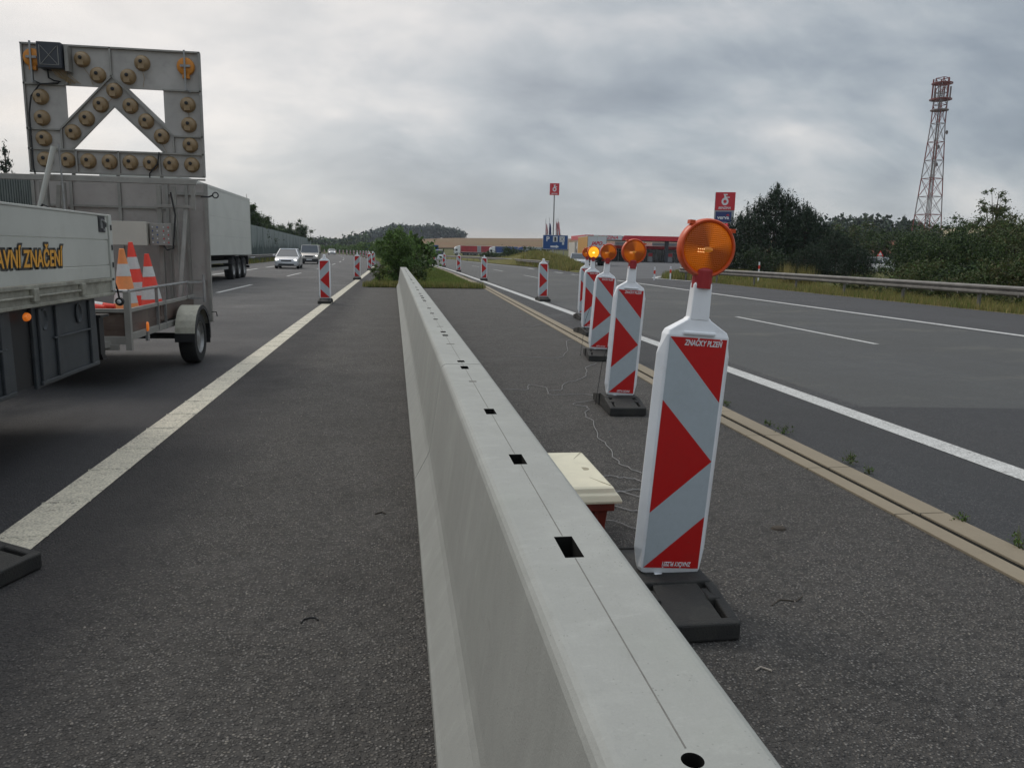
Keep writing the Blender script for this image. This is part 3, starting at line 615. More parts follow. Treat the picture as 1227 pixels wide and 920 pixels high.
def conifer(x, y, h, r_, label, seed=1, group=None, n=3000, leaf=0.10, z=0.0, bushy=False, cat='conifer', mats=('leaf_pine',)):
    rg = random.Random(seed); t = empty('conifer_tree', (x, y, z), rg.random()*6, label, cat, group); cs = []; rad = []; mb = MB()
    mb.tube([(0,0,-.1),(0,0,h*.5),(0,0,h*.98)], [h*.022, h*.014, h*.003], 7)
    tiers = 13 if bushy else 15
    for i in range(tiers):
        u = i/(tiers-1); zt = h*(0.06+0.86*u)
        prof = (math.sin(math.pi*min(1, 0.22+0.80*u))**0.6 if bushy else (1-u)**0.8*0.95+0.06); rt = r_*prof
        nb = max(3, int((14 if bushy else 9)*prof+2))
        for k in range(nb):
            a = 2*math.pi*(k+rg.random()*.8)/nb+i; rr_ = rt*(0.72+0.42*rg.random()); dz = (0.10*rr_ if bushy else -0.12*rr_)
            tip = Vector((math.cos(a)*rr_, math.sin(a)*rr_, zt+dz+rg.uniform(-.03,.03)*h)); st = Vector((0, 0, zt-0.05*h*u)); mb.tube([st, st.lerp(tip, .6)+Vector((0,0,-.02*h)), tip], [h*.006, h*.004, h*.0015], 4)
            for q in (0.45, 0.72, 0.95):
                c = st.lerp(tip, q); cs.append(tuple(c)); rad.append(r_*(0.16 if bushy else 0.12)*(0.8+0.5*rg.random()))
            if bushy and u > .15:
                q0 = tip.lerp(st, .05)
                for e_, r2 in ((.02, .085), (.05, .065), (.08, .045), (.105, .03)): cs.append((q0.x, q0.y, q0.z+h*e_)); rad.append(r_*r2)
                q0 = tip.lerp(st, .35)
                for e_, r2 in ((.04, .08), (.075, .055), (.105, .035)): cs.append((q0.x+.05, q0.y, q0.z+h*e_)); rad.append(r_*r2)
    cs.append((0, 0, h)); rad.append(r_*.07); cs.append((0, 0, h*.95)); rad.append(r_*.1)
    leaves('crown', cs, rad, n, leaf, [M[k] for k in mats], None, seed, 1.4, 0.22, parent=t); mb.build('trunk', M['bark'], t, smooth=True)
    return t

rg0 = np.random.default_rng(5)
# short lawn in the median
k = 9000; yy = 32+ (rg0.random(k)**1.6)*60; xx = -1.1+rg0.random(k)*4.6; zz_ = np.full(k, 0.03)
blades('lawn_grass', [M['blade'], M['blade']], np.stack([xx+np.array([off(v) for v in yy]), yy, zz_], 1), 0.10, 0.02, 'short mown grass of the strip between the carriageways beyond the concrete barrier', 'grass', per=4, spread=0.08, seed=2)
# ragged dry edge of the lawn against the asphalt
k = 900; xx = -1.3+rg0.random(k)*4.9; yy = 31.75+rg0.random(k)*0.9
blades('tall_grass', [M['blade'], M['blade_dry']], np.stack([xx, yy, np.full(k, .02)], 1), 0.24, 0.02, 'longer tufts of grass along the end of the median asphalt', 'grass', per=5, spread=0.05, seed=3)
# rough verge behind the right-hand lane
k = 6500; yy = 8+rg0.random(k)**1.2*40; xx = 18.45+rg0.random(k)**1.6*5.5
sel = ~((yy > 46) & (xx < 18.4)); blades('verge_grass', [M['blade'], M['blade_dry'], M['blade_dry']], np.stack([xx, yy, np.full(k, -.02)], 1)[sel], 0.25, 0.025, 'yellowish rough grass along the right verge under the guardrail', 'grass', per=5, spread=0.12, seed=4)
k = 3500; yy = 46+rg0.random(k)*30; xx = np.interp(yy, [46, 49.5, 53, 60, 72, 78], [18.6, 17.6, 18.9, 22.6, 28, 34])+rg0.random(k)**1.4*9
blades('verge_grass', [M['blade'], M['blade_dry']], np.stack([xx, yy, np.full(k, -.02)], 1), 0.5, 0.05, 'tufted grass on the tip of the verge by the station entrance', 'grass', per=5, spread=0.14, seed=6)
k = 4500; yy = 66+rg0.random(k)*60; u = rg0.random(k); xl = np.interp(yy, [62, 70, 80, 95, 205], [14.6, 15.0, 15.6, 14.6, 14.2]); xr = np.interp(yy, [62, 70, 80, 95, 112, 150], [15.0, 17.0, 19.3, 20.6, 21.2, 19.8])
zb = np.interp(yy, [62, 74, 84, 98, 108, 122, 205], [0.05, 0.25, 1.0, 1.5, 1.0, 0.35, 0.2])*np.sin(np.pi*u)**0.8
blades('bank_grass_tufts', [M['blade'], M['blade_dry'], M['blade_dry']], np.stack([xl+(xr-xl)*u, yy, zb], 1), 0.5, 0.07, 'long yellow-green grass on the bank below the blue parking sign', 'grass', per=4, spread=0.2, seed=8)
# weeds on the left verge below the noise wall
k = 1500; yy = 25+rg0.random(k)*180; xx = -13.3-rg0.random(k)*2.0+np.array([off(v) for v in yy])
blades('verge_grass', [M['blade'], M['blade_dry']], np.stack([xx, yy, np.full(k, -.02)], 1), 0.4, 0.05, 'rough grass at the foot of the green noise wall', 'grass', per=5, spread=0.2, seed=9)

# loose grit on the median asphalt
def grit():
    rg = np.random.default_rng(11); n = 700; x = np.where(rg.random(n) < .5, rg.uniform(-1.3, 0.05, n), rg.uniform(0.8, 2.9, n)); y = 1.5+rg.random(n)**1.5*14
    s = rg.uniform(.0025, .007, n); mb = MB()
    for i in range(n):
        a = rg.random()*6.28; q = s[i]; c, d = math.cos(a)*q, math.sin(a)*q
        mb.add([(x[i]+c, y[i]+d, .001), (x[i]-d, y[i]+c, .001), (x[i]-c*.8, y[i]-d*.8, .001), (x[i]+d, y[i]-c, .001), (x[i], y[i], .001+q*.9)], [(0,1,4),(1,2,4),(2,3,4),(3,0,4)])
    tag(mb.build('loose_grit', M['pebble'], fixn=True), 'small pale stones scattered over the median asphalt', 'grit', kind='stuff')
grit()

# ------------------------------------------------------------------ concrete barrier
PROF = [(0.30, 0.0), (0.30, 0.060), (0.288, 0.080), (0.222, 0.205), (0.209, 0.238), (0.200, 0.285), (0.1385, 0.755), (0.1360, 0.772), (0.1305, 0.784), (0.1225, 0.793), (0.1125, 0.7985), (0.102, 0.80)]
def barrier_segment(length, slots, p0, p1, label):
    root = empty('concrete_barrier', (p0[0], p0[1], 0), -math.atan2(p1[0]-p0[0], p1[1]-p0[1]), label, 'concrete barrier', 'precast concrete barrier segments laid end to end')
    mb = MB(); st = [0.008]
    for a, b, w in slots:
        if w > 0: st += [a, b]
    st += [length-0.008]; ring = [(-w, z) for w, z in PROF]+[(-.023, .80), (.023, .80)]+[(w, z) for w, z in reversed(PROF)]
    n = len(ring); pit = len(PROF)
    for y in st: mb.v += [(x, y, z) for x, z in ring]
    for i in range(len(st)-1):
        hole = i % 2 == 1
        for k_ in range(n-1):
            if hole and k_ == pit: continue
            a = i*n+k_; mb.f.append((a, a+1, a+n+1, a+n)); mb.m.append(0)
        if hole:
            b = len(mb.v); y0, y1 = st[i], st[i+1]
            mb.v += [(-.023,y0,.80),(.023,y0,.80),(.023,y1,.80),(-.023,y1,.80),(-.023,y0,.35),(.023,y0,.35),(.023,y1,.35),(-.023,y1,.35)]
            if y1-y0 < .075:   # the round lifting hole: fill the corners of its square
                cy = (y0+y1)/2; hw, hy, rr_ = .023, (y1-y0)/2, .0165; N = 24; e0 = len(mb.v)
                for k_ in range(N):
                    a_ = 2*math.pi*k_/N; ca, sa = math.cos(a_), math.sin(a_); k2 = 1/max(abs(ca)/hw, abs(sa)/hy)
                    mb.v += [(ca*k2, cy+sa*k2, .80), (ca*rr_, cy+sa*rr_*1.05, .80), (ca*rr_, cy+sa*rr_*1.05, .70)]
                for k_ in range(N):
                    a_, b_ = e0+3*k_, e0+3*((k_+1) % N); mb.f.append((a_, b_, b_+1, a_+1)); mb.m.append(0); mb.f.append((a_+1, b_+1, b_+2, a_+2)); mb.m.append(1)
            for q in ((0,1,5,4),(1,2,6,5),(2,3,7,6),(3,0,4,7),(4,5,6,7)): mb.f.append(tuple(b+t for t in q)); mb.m.append(1)
    mb.f.append(tuple(range(n))); mb.m.append(0); mb.f.append(tuple((len(st)-1)*n+k_ for k_ in range(n))[::-1]); mb.m.append(0)
    mb.build('concrete_body', [M['concrete'], M['pit']], root, fixn=False)
    # hairline mould seam along the crest
    sm = MB(); ys = [0.02]
    for a, b, w in slots:
        if w > 0: ys += [a-.004, b+.004]
    ys += [length-.02]
    for i in range(0, len(ys), 2): sm.box(-.0013, .0013, ys[i], ys[i+1], .7995, .8006)
    sm.build('crest_seam', M['seam'], root)
    for a, b, w in slots:
        if w < 0:   # filled lifting socket, a small round or bar-shaped plug
            p = MB(); p.box(w, -w, a, b, .799, .8015) if w > -.1 else p.box(-.06, .06, a, b, .799, .8015); p.build('socket_plug', M['seam'], root)
    return root
M['seam'] = mat('joint_mortar', (0.175, 0.17, 0.155), 0.95, var=0.3, vscale=30)
J = [(-2.4, .41), (4.8, .41), (12.0, .387), (19.2, .355), (26.4, .32), (33.3, .285)]
S0 = [(3.307, 3.353, 2), (4.065, 4.20, 1), (4.87, 5.0, 1), (5.68, 5.80, 1), (6.53, 6.56, -.02), (7.0, 7.12, 1)]
S1 = [(.09, .17, 1), (1.06, 1.09, -.03), (1.64, 1.74, 1), (1.93, 2.03, 1), (2.44, 2.47, -.03), (3.20, 3.30, 1), (3.97, 4.07, 1), (4.76, 4.86, 1), (6.12, 6.26, 1), (6.45, 6.55, 1), (6.9, 7.1, 1)]
S2 = [(.2, .35, 1), (.85, 1.0, 1), (2.10, 2.28, 1), (3.05, 3.2, 1), (4.95, 5.15, 1), (6.9, 7.1, 1)]
LB = ['nearest grey concrete barrier segment with a round hole and rectangular slots along its crest', 'second concrete barrier segment from the camera, behind the open upright joint in the wall', 'third concrete barrier segment from the camera, past the dark joint mark on the crest', 'fourth concrete barrier segment, the last but one before the green bush', 'farthest concrete barrier segment, ending at the green bush and grass']
for i in range(5):
    (y0, x0), (y1, x1) = J[i], J[i+1]; barrier_segment(math.hypot(y1-y0, x1-x0), [S0, S1, S2, S2, S2][i], (x0, y0), (x1, y1), LB[i])

# ------------------------------------------------------------------ warning beacons
def face_sheet(mirror, parent):
    w, z0, z1 = 0.125, 0.155, 1.165; H_ = z1-z0
    def P(u, v): return ((-w+2*w*u)*(-1 if mirror else 1), z1-H_*v)
    polys = [([(0,0),(1,0),(1,.265)], 1), ([(0,0),(1,.265),(1,.52),(0,.265)], 0), ([(0,.265),(1,.52),(0,.755)], 1), ([(0,.755),(1,.52),(1,.765),(0,1)], 0), ([(0,1),(1,.765),(1,1)], 1)]
    mb = MB()
    for side in (-1, 1):
        for pl_, mi in polys: mb.add([(P(u, v)[0], side*0.0435, P(u, v)[1]) for u, v in pl_], [tuple(range(len(pl_)))], mi)
    return mb.build('chevron_sheeting', [M['sheet_w'], M['sheet_r']], parent, fixn=False)
def foot_mesh(parent):
    mb = MB(); W, Ln = .175, .41
    mb.box(-W+.01, W-.01, -Ln+.01, Ln-.01, 0.0, .045)
    for s in (-1, 1):
        # end rim, side rims, ramp floor
        mb.loft([[(-W, s*Ln, .001), (W, s*Ln, .001), (W, s*Ln, .075), (-W, s*Ln, .075)], [(-W, s*(Ln-.035), .001), (W, s*(Ln-.035), .001), (W, s*(Ln-.035), .085), (-W, s*(Ln-.035), .085)]])
        for t in (-1, 1):
            xa, xb = sorted((t*(W-.045), t*W)); mb.loft([[(xa, s*.12, .002), (xb, s*.12, .002), (xb, s*.12, .125), (xa, s*.12, .125)], [(xa, s*(Ln-.03), .002), (xb, s*(Ln-.03), .002), (xb, s*(Ln-.03), .083), (xa, s*(Ln-.03), .083)]])
        mb.loft([[(-W+.075, s*.12, .03), (W-.075, s*.12, .03), (W-.075, s*.12, .122), (-W+.075, s*.12, .122)], [(-W+.06, s*(Ln-.03), .03), (W-.06, s*(Ln-.03), .03), (W-.06, s*(Ln-.03), .074), (-W+.06, s*(Ln-.03), .074)]])
    mb.box(-W+.012, W-.012, -.13, .13, .04, .13)
    h = mb
    for s in (-1, 1):
        for t in (-1, 1): h.box(t*.13-.03, t*.13+.03, s*.2-.05, s*.2+.05, .05, .108)
    return mb.build('rubber_foot', M['rubber'], parent, bevel=.008)
def beacon_proto(mirror, lamp, lit, label, texts=True):
    root = empty('traffic_beacon', (0, 0, 0), 0, label, 'traffic beacon'); d = 1
    foot_mesh(root)
    pv = MB()
    def ring(z, fw, mw, dd): return [(-fw, -dd, z), (fw, -dd, z), (mw, 0, z), (fw, dd, z), (-fw, dd, z), (-mw, 0, z)]
    pv.loft([ring(.115, .095, .105, .020), ring(.130, .128, .134, .034), ring(.150, .134, .140, .040), ring(.235, .134, .163, .042), ring(1.09, .134, .163, .042), ring(1.172, .134, .142, .040), ring(1.192, .126, .132, .034), ring(1.238, .052, .060, .028), ring(1.25, .044, .05, .024)])
    for s in (-1, 1):    # moulded lips above and below the sheeting
        pv.box(-.07, .07, s*.036 if s > 0 else -.052, .052 if s > 0 else -.036, 1.176, 1.192); pv.box(-.072, .072, s*.03 if s > 0 else -.05, .05 if s > 0 else -.03, .112, .128)
    body = pv.build('beacon_body', M['white_pl'], root, bevel=.006, smooth=False)
    ft = MB(); ft.box(-.036, .036, -.03, .03, .05, .118); ft.build('foot_post', M['white_pl'], root, bevel=.005)
    face_sheet(mirror, root)
    nk = MB()
    if lamp: nk.loft([[(a*.043, b*.030, 1.235) for a, b in ((-1,-1),(1,-1),(1,1),(-1,1))], [(a*.039, b*.027, 1.385) for a, b in ((-1,-1),(1,-1),(1,1),(-1,1))], [(a*.033, b*.022, 1.40) for a, b in ((-1,-1),(1,-1),(1,1),(-1,1))]])
    else: nk.loft([[(a*.040, b*.030, 1.235) for a, b in ((-1,-1),(1,-1),(1,1),(-1,1))], [(a*.036, b*.027, 1.315) for a, b in ((-1,-1),(1,-1),(1,1),(-1,1))], [(a*.022, b*.018, 1.335) for a, b in ((-1,-1),(1,-1),(1,1),(-1,1))]])
    nk.build('neck', M['white_pl'], root, bevel=.007)
    if texts:
        text('lettering', 'ZNAČKY PLZEŇ', .033, M['letter_w'], root, (.022, -.0445, 1.143), sx=.68, shear=.18, offset=.0007)
        text('lettering', 'ZNAČKY PLZEŇ', .027, M['letter_w'], root, (.024, -.0445, .175), sx=.66, rot=math.pi, shear=.18, offset=.0005)
    if lamp:
        zc = 1.535; lp = empty('warning_lamp', (0, 0, zc), 0, parent=root)
        T = Matrix.Rotation(R(90), 4, 'X')     # local z -> -y
        sk = MB(); sk.lathe([(.041, -.165), (.041, -.09), (.037, -.085), (.030, -.08)], 16); sk.lathe([(.0, -.165), (.041, -.165)], 16); sk.build('socket', M['red_pl'], lp, bevel=.003)
        hs = MB(); hs.lathe([(.103, .020), (.107, .027), (.114, .028), (.119, .022), (.121, .008), (.121, -.008), (.119, -.022), (.114, -.028), (.107, -.027), (.103, -.020)], 48, M=T)
        for a in (128, 38): c = Vector((math.cos(R(a))*.127, 0, math.sin(R(a))*.127)); hs.box(c.x-.011, c.x+.011, -.022, .010, c.z-.008, c.z+.008)
        hs.build('housing', M['orange_pl'], lp, smooth=True)
        for s in (1, -1):
            le = MB(); prof = [(.108*math.sin(t*math.pi/2/8*1.0), .016+.020*math.cos(t*math.pi/2/8)) for t in range(0, 9)]
            le.lathe([(a, b*s) for a, b in prof], 48, M=T); le.build('lens', M['lens_lit'] if lit else M['lens'], lp, smooth=True)
        bb = MB(); bb.lathe([(0, .0368), (.010, .0364), (.015, .0355), (.017, .033)], 20, M=Matrix.Translation((-.004, 0, -.006)) @ T @ Matrix.Diagonal((1.5, .8, 1, 1))); bb.build('bulb_boss', M['bulb_lit'] if lit else M['bulb_off'], lp, smooth=True)
        if not lit:
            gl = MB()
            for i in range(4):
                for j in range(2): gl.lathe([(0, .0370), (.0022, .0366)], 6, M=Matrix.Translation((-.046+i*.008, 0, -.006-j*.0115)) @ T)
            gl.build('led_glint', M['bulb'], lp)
    return root
def place(proto, used, x, y, rz=0.0, lean=0.0, pitch=0.0, label=None, group=None):
    o = proto if not used[0] else copy_tree(proto); used[0] = True
    o.location = (x, y, 0.003); o.rotation_euler = (pitch, lean, rz)
    if label: o['label'] = label
    if group: o['group'] = group
    return o
G1, G2, G3 = 'beacons with amber lamps beside the barrier', 'beacons standing along the right carriageway', 'beacons standing along the left carriageway'
pa = beacon_proto(False, True, False, 'x'); ua = [False]
def lean_top(o, deg):
    """the panel leans in its flat foot: turn everything but the foot"""
    for c in o.children:
        if c.name.startswith('rubber_foot'): continue
        c.rotation_euler = (0, R(deg), 0)
        if c.name.startswith('warning_lamp'): c.location = (1.535*math.sin(R(deg)), 0, 1.535*math.cos(R(deg)))
for c_ in ((1.168, 3.08, 0, 3.7, 'nearest and largest red and white beacon, its big amber lamp against the sky'), (2.18, 7.28, -3, 3.2, 'second beacon with an unlit amber lamp, behind the nearest one'),
           (2.93, 10.95, -8, 3.6, 'third beacon with an amber lamp, its rubber foot turned askew'), (4.34, 17.6, -2, 1.0, 'fifth and farthest beacon with amber lamp, on the right edge line')):
    o = place(pa, ua, c_[0], c_[1], R(c_[2]), 0, 0, c_[4], G1)
    if o is not pa: pass
    lean_top(o, c_[3])
pl_ = beacon_proto(False, True, True, 'fourth beacon, the only one whose amber lamp is flashing bright', True); place(pl_, [False], 3.60, 14.2, R(4), 0, 0, None, G1); lean_top(pl_, 1.5)
ORD = ['first', 'second', 'third', 'fourth', 'fifth', 'sixth', 'seventh']
pr = beacon_proto(False, False, False, 'x', False); ur = [False]
for i, (x, y) in enumerate([(4.62, 24.3), (4.62, 41.3), (4.66, 58.9), (4.58, 76.4), (4.50, 94.5)]):
    place(pr, ur, x, y, R(rnd.uniform(-4, 4)), R(rnd.uniform(-1, 1)), 0, 'lampless beacon with right-pointing red arrows on the right edge line, %s beyond the amber-lamp ones' % ORD[i], G2)
for i in range(8): y = 113+18*i; place(pr, ur, 4.55+off(y), y, 0, 0, 0, 'tiny distant beacon far along the right carriageway, mostly behind the bush', G2)
plf = beacon_proto(True, False, False, 'x', False); ul = [False]
for i, (x, y) in enumerate([(-1.98, 22.2), (-1.98, 40.0), (-1.98, 58.6), (-2.12, 73.0)]):
    place(plf, ul, x, y, R(rnd.uniform(-4, 4)), R(rnd.uniform(-1, 1)), 0, 'beacon with left-pointing red arrows on the left edge line, %s one seen beyond the trailer' % ORD[i], G3)
place(plf, ul, -2.09, 3.66, R(70), 0, 0, 'black rubber foot of a beacon cut off by the left picture edge', G3)
for i in range(24): y = 90+12.5*i; place(plf, ul, -1.95+off(y), y, 0, 0, 0, 'tiny distant beacon in the far row round the left bend', G3)

# ------------------------------------------------------------------ battery box and cables
bx = empty('battery_box', (.885, 3.90, 0), 0, 'brick red box with a cream lid standing against the concrete barrier', 'battery box')
b = MB(); b.loft([[(-.14,-.27,0),(.14,-.27,0),(.14,.27,0),(-.14,.27,0)], [(-.165,-.30,.24),(.165,-.30,.24),(.165,.30,.24),(-.165,.30,.24)]]); b.box(-.19, .19, -.33, .33, .235, .285)
for x in (-.1, 0, .1): b.box(x-.012, x+.012, -.31, -.27, .02, .236)
for y in (-.2, 0, .2): b.box(.14, .178, y-.012, y+.012, .02, .236)
b.build('red_box', M['red_box'], bx, bevel=.006)
b = MB(); q = lambda w, l, z: [(-w,-l,z),(w,-l,z),(w,l,z),(-w,l,z)]
b.loft([q(.215,.375,.288), q(.215,.375,.302), q(.200,.36,.330), q(.190,.35,.335), q(.180,.34,.358), q(.168,.328,.366), q(.02,.03,.372)])
lid = b.build('lid', M['cream_lid'], bx, bevel=.006)
g_ = MB(); zt = .3685
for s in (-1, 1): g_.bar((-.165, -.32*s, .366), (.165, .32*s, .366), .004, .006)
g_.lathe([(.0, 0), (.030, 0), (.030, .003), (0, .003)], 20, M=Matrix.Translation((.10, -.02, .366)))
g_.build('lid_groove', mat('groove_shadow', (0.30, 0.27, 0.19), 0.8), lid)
CB = [('loose grey cable running from the second beacon to the near one', [(1.86,7.32),(1.85,7.18),(1.75,6.92),(1.75,6.59),(1.65,6.06),(1.65,5.75),(1.6,5.38),(1.61,5.17),(1.67,4.99),(1.75,4.6),(1.5,3.6),(1.35,3.3)]),
      ('tangled grey cable lying beside the third beacon foot', [(1.16,8.32),(1.41,8.26),(1.51,8.58),(1.66,8.35),(1.61,8.0),(1.75,7.94),(2.0,7.98),(2.1,7.7),(1.75,7.45),(1.86,7.32)]),
      ('short wavy grey cable on the asphalt left of the drain', [(1.66,8.2),(1.8,8.26),(1.95,8.7),(2.13,8.87),(2.35,9.29),(2.5,9.9),(2.75,10.3)]),
      ('thin grey cable meandering toward the fourth beacon', [(1.63,11.07),(2.17,10.85),(2.4,10.99),(2.69,11.91),(2.89,12.9),(3.18,13.43),(3.4,13.9)]),
      ('faint grey cable far along the asphalt near the fifth beacon', [(2.5,15.5),(2.76,15.64),(3.08,16.12),(3.51,15.69),(3.7,14.4)]),
      ('grey cable coiled up between the cream-lidded box and the near beacon', [(1.02,4.3),(1.2,4.35),(1.35,4.62),(1.50,4.42),(1.44,4.2),(1.30,4.3),(1.38,4.55),(1.58,4.6),(1.62,4.35),(1.46,4.1),(1.34,3.9),(1.2,4.05),(1.1,4.2)]),
      ('straight grey cable leading from the box to the near beacon', [(1.08,4.35),(1.25,4.75),(1.41,4.93),(1.48,4.90),(1.54,4.86),(1.61,4.81),(1.8,4.4)])]
def smooth_path(pts, n=8):
    P = [Vector((x, y, 0)) for x, y in pts]; out = []
    for i in range(len(P)-1):
        p0, p1, p2, p3 = P[max(i-1,0)], P[i], P[i+1], P[min(i+2,len(P)-1)]
        for k in range(n):
            t = k/n; out.append(0.5*((2*p1)+(-p0+p2)*t+(2*p0-5*p1+4*p2-p3)*t*t+(-p0+3*p1-3*p2+p3)*t**3))
    return out+[P[-1]]
for lb, pts in CB:
    mb = MB(); P = smooth_path(pts); mb.tube([(p.x+.01*math.sin(i*.9), p.y+.01*math.cos(i*1.3), .007+.004*abs(math.sin(i*.35))) for i, p in enumerate(P)], .0032, 6)
    tag(mb.build('power_cable', M['cable'], smooth=True), lb, 'cable', 'cables feeding the beacon lamps')
for lb, (x, y, z0, dxx) in (('black lead hanging at the left side of the second beacon', (2.08, 7.36, .62, .12)), ('black lead hanging down beside the third beacon', (2.80, 11.02, .72, -.1))):
    mb = MB(); mb.tube([(x, y, z0), (x-.05, y+.03, z0*.75), (x-.08, y+.02, z0*.4), (x-.12, y-.02, .02)], .003, 6); tag(mb.build('lamp_lead', M['black'], smooth=True), lb, 'cable')
# litter and weeds
def weed(x, y, s, label, seed):
    t = empty('weed', (x, y, 0), seed, label, 'weed', 'weeds growing in the drain joint'); rg = random.Random(seed); cs = [(rg.gauss(0, .016*s), rg.gauss(0, .03*s), .008+.035*s*rg.random()) for _ in range(12)]
    leaves('leaf_cluster', cs, .016*s, int(110*s), .007, [M['leaf_willow'], M['leaf_olive']], None, seed, 0.6, parent=t)
    st = MB()
    for c in cs[:6]: st.tube([(0, 0, 0), (c[0]*1.1, c[1]*1.1, c[2]+.03*s)], .0015, 4)
    st.build('stem', M['leaf_olive_stem'], t)
M['leaf_olive_stem'] = mat('weed_stem', (0.10, 0.12, 0.04), 0.8)
WL = [(3.33,7.3,1.1,'weed in the drain joint right behind the near beacon panel'),(3.34,6.4,1.0,'weed beside the drain just right of the near beacon'),(3.33,6.1,1.5,'taller weed at the drain, one of the pair right of the near beacon'),(3.35,5.14,1.7,'bushiest weed by the drain, midway to the right edge'),(3.33,4.86,1.0,'low weed just in front of the bushiest one by the drain'),(3.28,3.87,1.1,'small weed at the drain near the right picture edge'),(3.28,3.46,1.8,'weed at the drain joint cut by the right picture edge'),(3.52,12.5,1.6,'weed at the drain beside the third beacon foot'),(3.6,14.6,1.7,'weed at the drain beyond the fourth beacon foot')]
for i, w_ in enumerate(WL): weed(w_[0]+.0, w_[1], w_[2], w_[3], i+3)
def litter(name, pts, r_, m_, label, cat):
    mb = MB(); mb.tube([(x, y, r_) for x, y in pts], r_, 6); tag(mb.build(name, m_, smooth=True), label, cat)
litter('rubber_curl', [(-.39,3.0),(-.385,3.03),(-.36,3.045),(-.335,3.04),(-.325,3.02)], .004, M['black'], 'small black curl of rubber on the asphalt left of the barrier', 'debris')
litter('twig', [(1.62,2.95),(1.68,3.0),(1.75,2.98),(1.80,3.02)], .003, M['twig'], 'thin dark twig on the asphalt right of the near beacon foot', 'twig')
litter('twig', [(-.13,4.30),(-.09,4.33),(-.07,4.30)], .004, M['twig'], 'short dark twig left of the barrier, near its foot', 'twig')
litter('twig', [(1.30,2.45),(1.33,2.47),(1.36,2.44)], .004, M['pebble'], 'pale bark chip just in front of the near beacon foot', 'bark chip')
mb = MB(); rg = random.Random(4)
mb.lathe([(.045,.0),(.038,.010),(.020,.016),(0,.018)], 9, M=Matrix.Translation((2.12,3.86,0)) @ Matrix.Diagonal((1,.8,1,1))); tag(mb.build('stone', M['twig']), 'dark clod lying alone on the asphalt right of the near beacon', 'stone')

# ------------------------------------------------------------------ vehicle helpers
def wheel(parent, x, y, r_, w, hub='galv', name='wheel', side=1, dual=False):
    """wheel with its axle along x; side = +1 shows its outer face to +x"""
    root = empty(name, (x, y, r_), 0, parent=parent); T = Matrix.Rotation(R(90), 4, 'Y')
    t = MB(); t.lathe([(r_*.62, -w/2), (r_*.92, -w/2), (r_*.985, -w*.40), (r_, -w*.25), (r_, w*.25), (r_*.985, w*.40), (r_*.92, w/2), (r_*.62, w/2)], 28, M=T)
    for k in range(-1, 2): pass
    t.build('tyre', M['tyre'], root, smooth=True)
    h = MB(); s = side
    h.lathe([(r_*.64, s*w*.46), (r_*.60, s*w*.47), (r_*.56, s*w*.30), (r_*.40, s*w*.24), (r_*.22, s*w*.36), (r_*.12, s*w*.42), (0, s*w*.42)], 20, M=T); h.lathe([(r_*.62, -w*.45), (r_*.62, w*.45)], 20, M=T)
    for k in range(6):
        a = k*math.pi/3; h.lathe([(0, s*w*.33), (r_*.035, s*w*.33), (r_*.035, s*w*.30)], 6, M=Matrix.Translation((0, math.cos(a)*r_*.32, math.sin(a)*r_*.32)) @ T)
    h.build('rim', M[hub], root, smooth=True); return root

# ------------------------------------------------------------------ dropside lorry (closed lane, beside the camera)
lo = empty('dropside_lorry', (-3.65, 5.2, 0), 0, 'white dropside works lorry with amber lettering, cut off by the left picture edge', 'lorry')
XS = 1.17      # half width
Y1 = 2.13      # rear end, local
def lb(name, mb, m_, parent=lo, **k): return mb.build(name, m_, parent, **k)
d = MB(); d.box(-XS+.04, XS-.04, -3.4, Y1-.05, 1.10, 1.20); lb('load_floor', d, M['chassis'])
for s, nm in ((1, 'side_board'), (-1, 'side_board')):
    d = MB(); xo = s*XS
    for z0, z1, t in ((1.215, 1.318, 0.0), (1.322, 1.535, -.004), (1.539, 1.735, 0.0)):
        xa, xb = sorted((xo-s*.03, xo+s*t)); d.box(xa, xb, -3.4, Y1-.09, z0, z1)
    xa, xb = sorted((xo-s*.034, xo+s*.006)); d.box(xa, xb, -3.4, Y1-.09, 1.735, 1.752); o = lb(nm, d, M['truck_white'], bevel=.004)
    if s > 0:
        c = MB(); c.box(xo-.002, xo+.007, Y1-.30, Y1-.16, 1.60, 1.735); cl = c.build('latch_recess', M['dark'], o)
        c = MB(); c.box(xo+.007, xo+.016, Y1-.275, Y1-.235, 1.63, 1.71); c.tube([(xo+.02, Y1-.25, 1.70), (xo+.028, Y1-.20, 1.675), (xo+.022, Y1-.19, 1.645)], .008, 6); c.box(xo+.006, xo+.012, Y1-.21, Y1-.18, 1.612, 1.63); c.build('latch', M['galv'], o)
        for off_, m_, dxx, nm2 in ((.020, M['ink'], .0015, 'lettering_outline'), (.004, M['sign_yellow'], .0035, 'lettering')):
            text(nm2, 'DOPRAVNÍ ZNAČENÍ', .160, m_, o, (xo+dxx, 1.06, 1.385), 'x', sx=.86, shear=.12, offset=off_, align='RIGHT', spacing=1.03)
d = MB(); d.box(-XS, XS, Y1-.05, Y1-.02, 1.215, 1.75); lb('tailboard', d, M['truck_white'])
d = MB(); d.box(-XS, XS, -3.43, -3.40, 1.2, 1.95); lb('headboard', d, M['truck_white'])
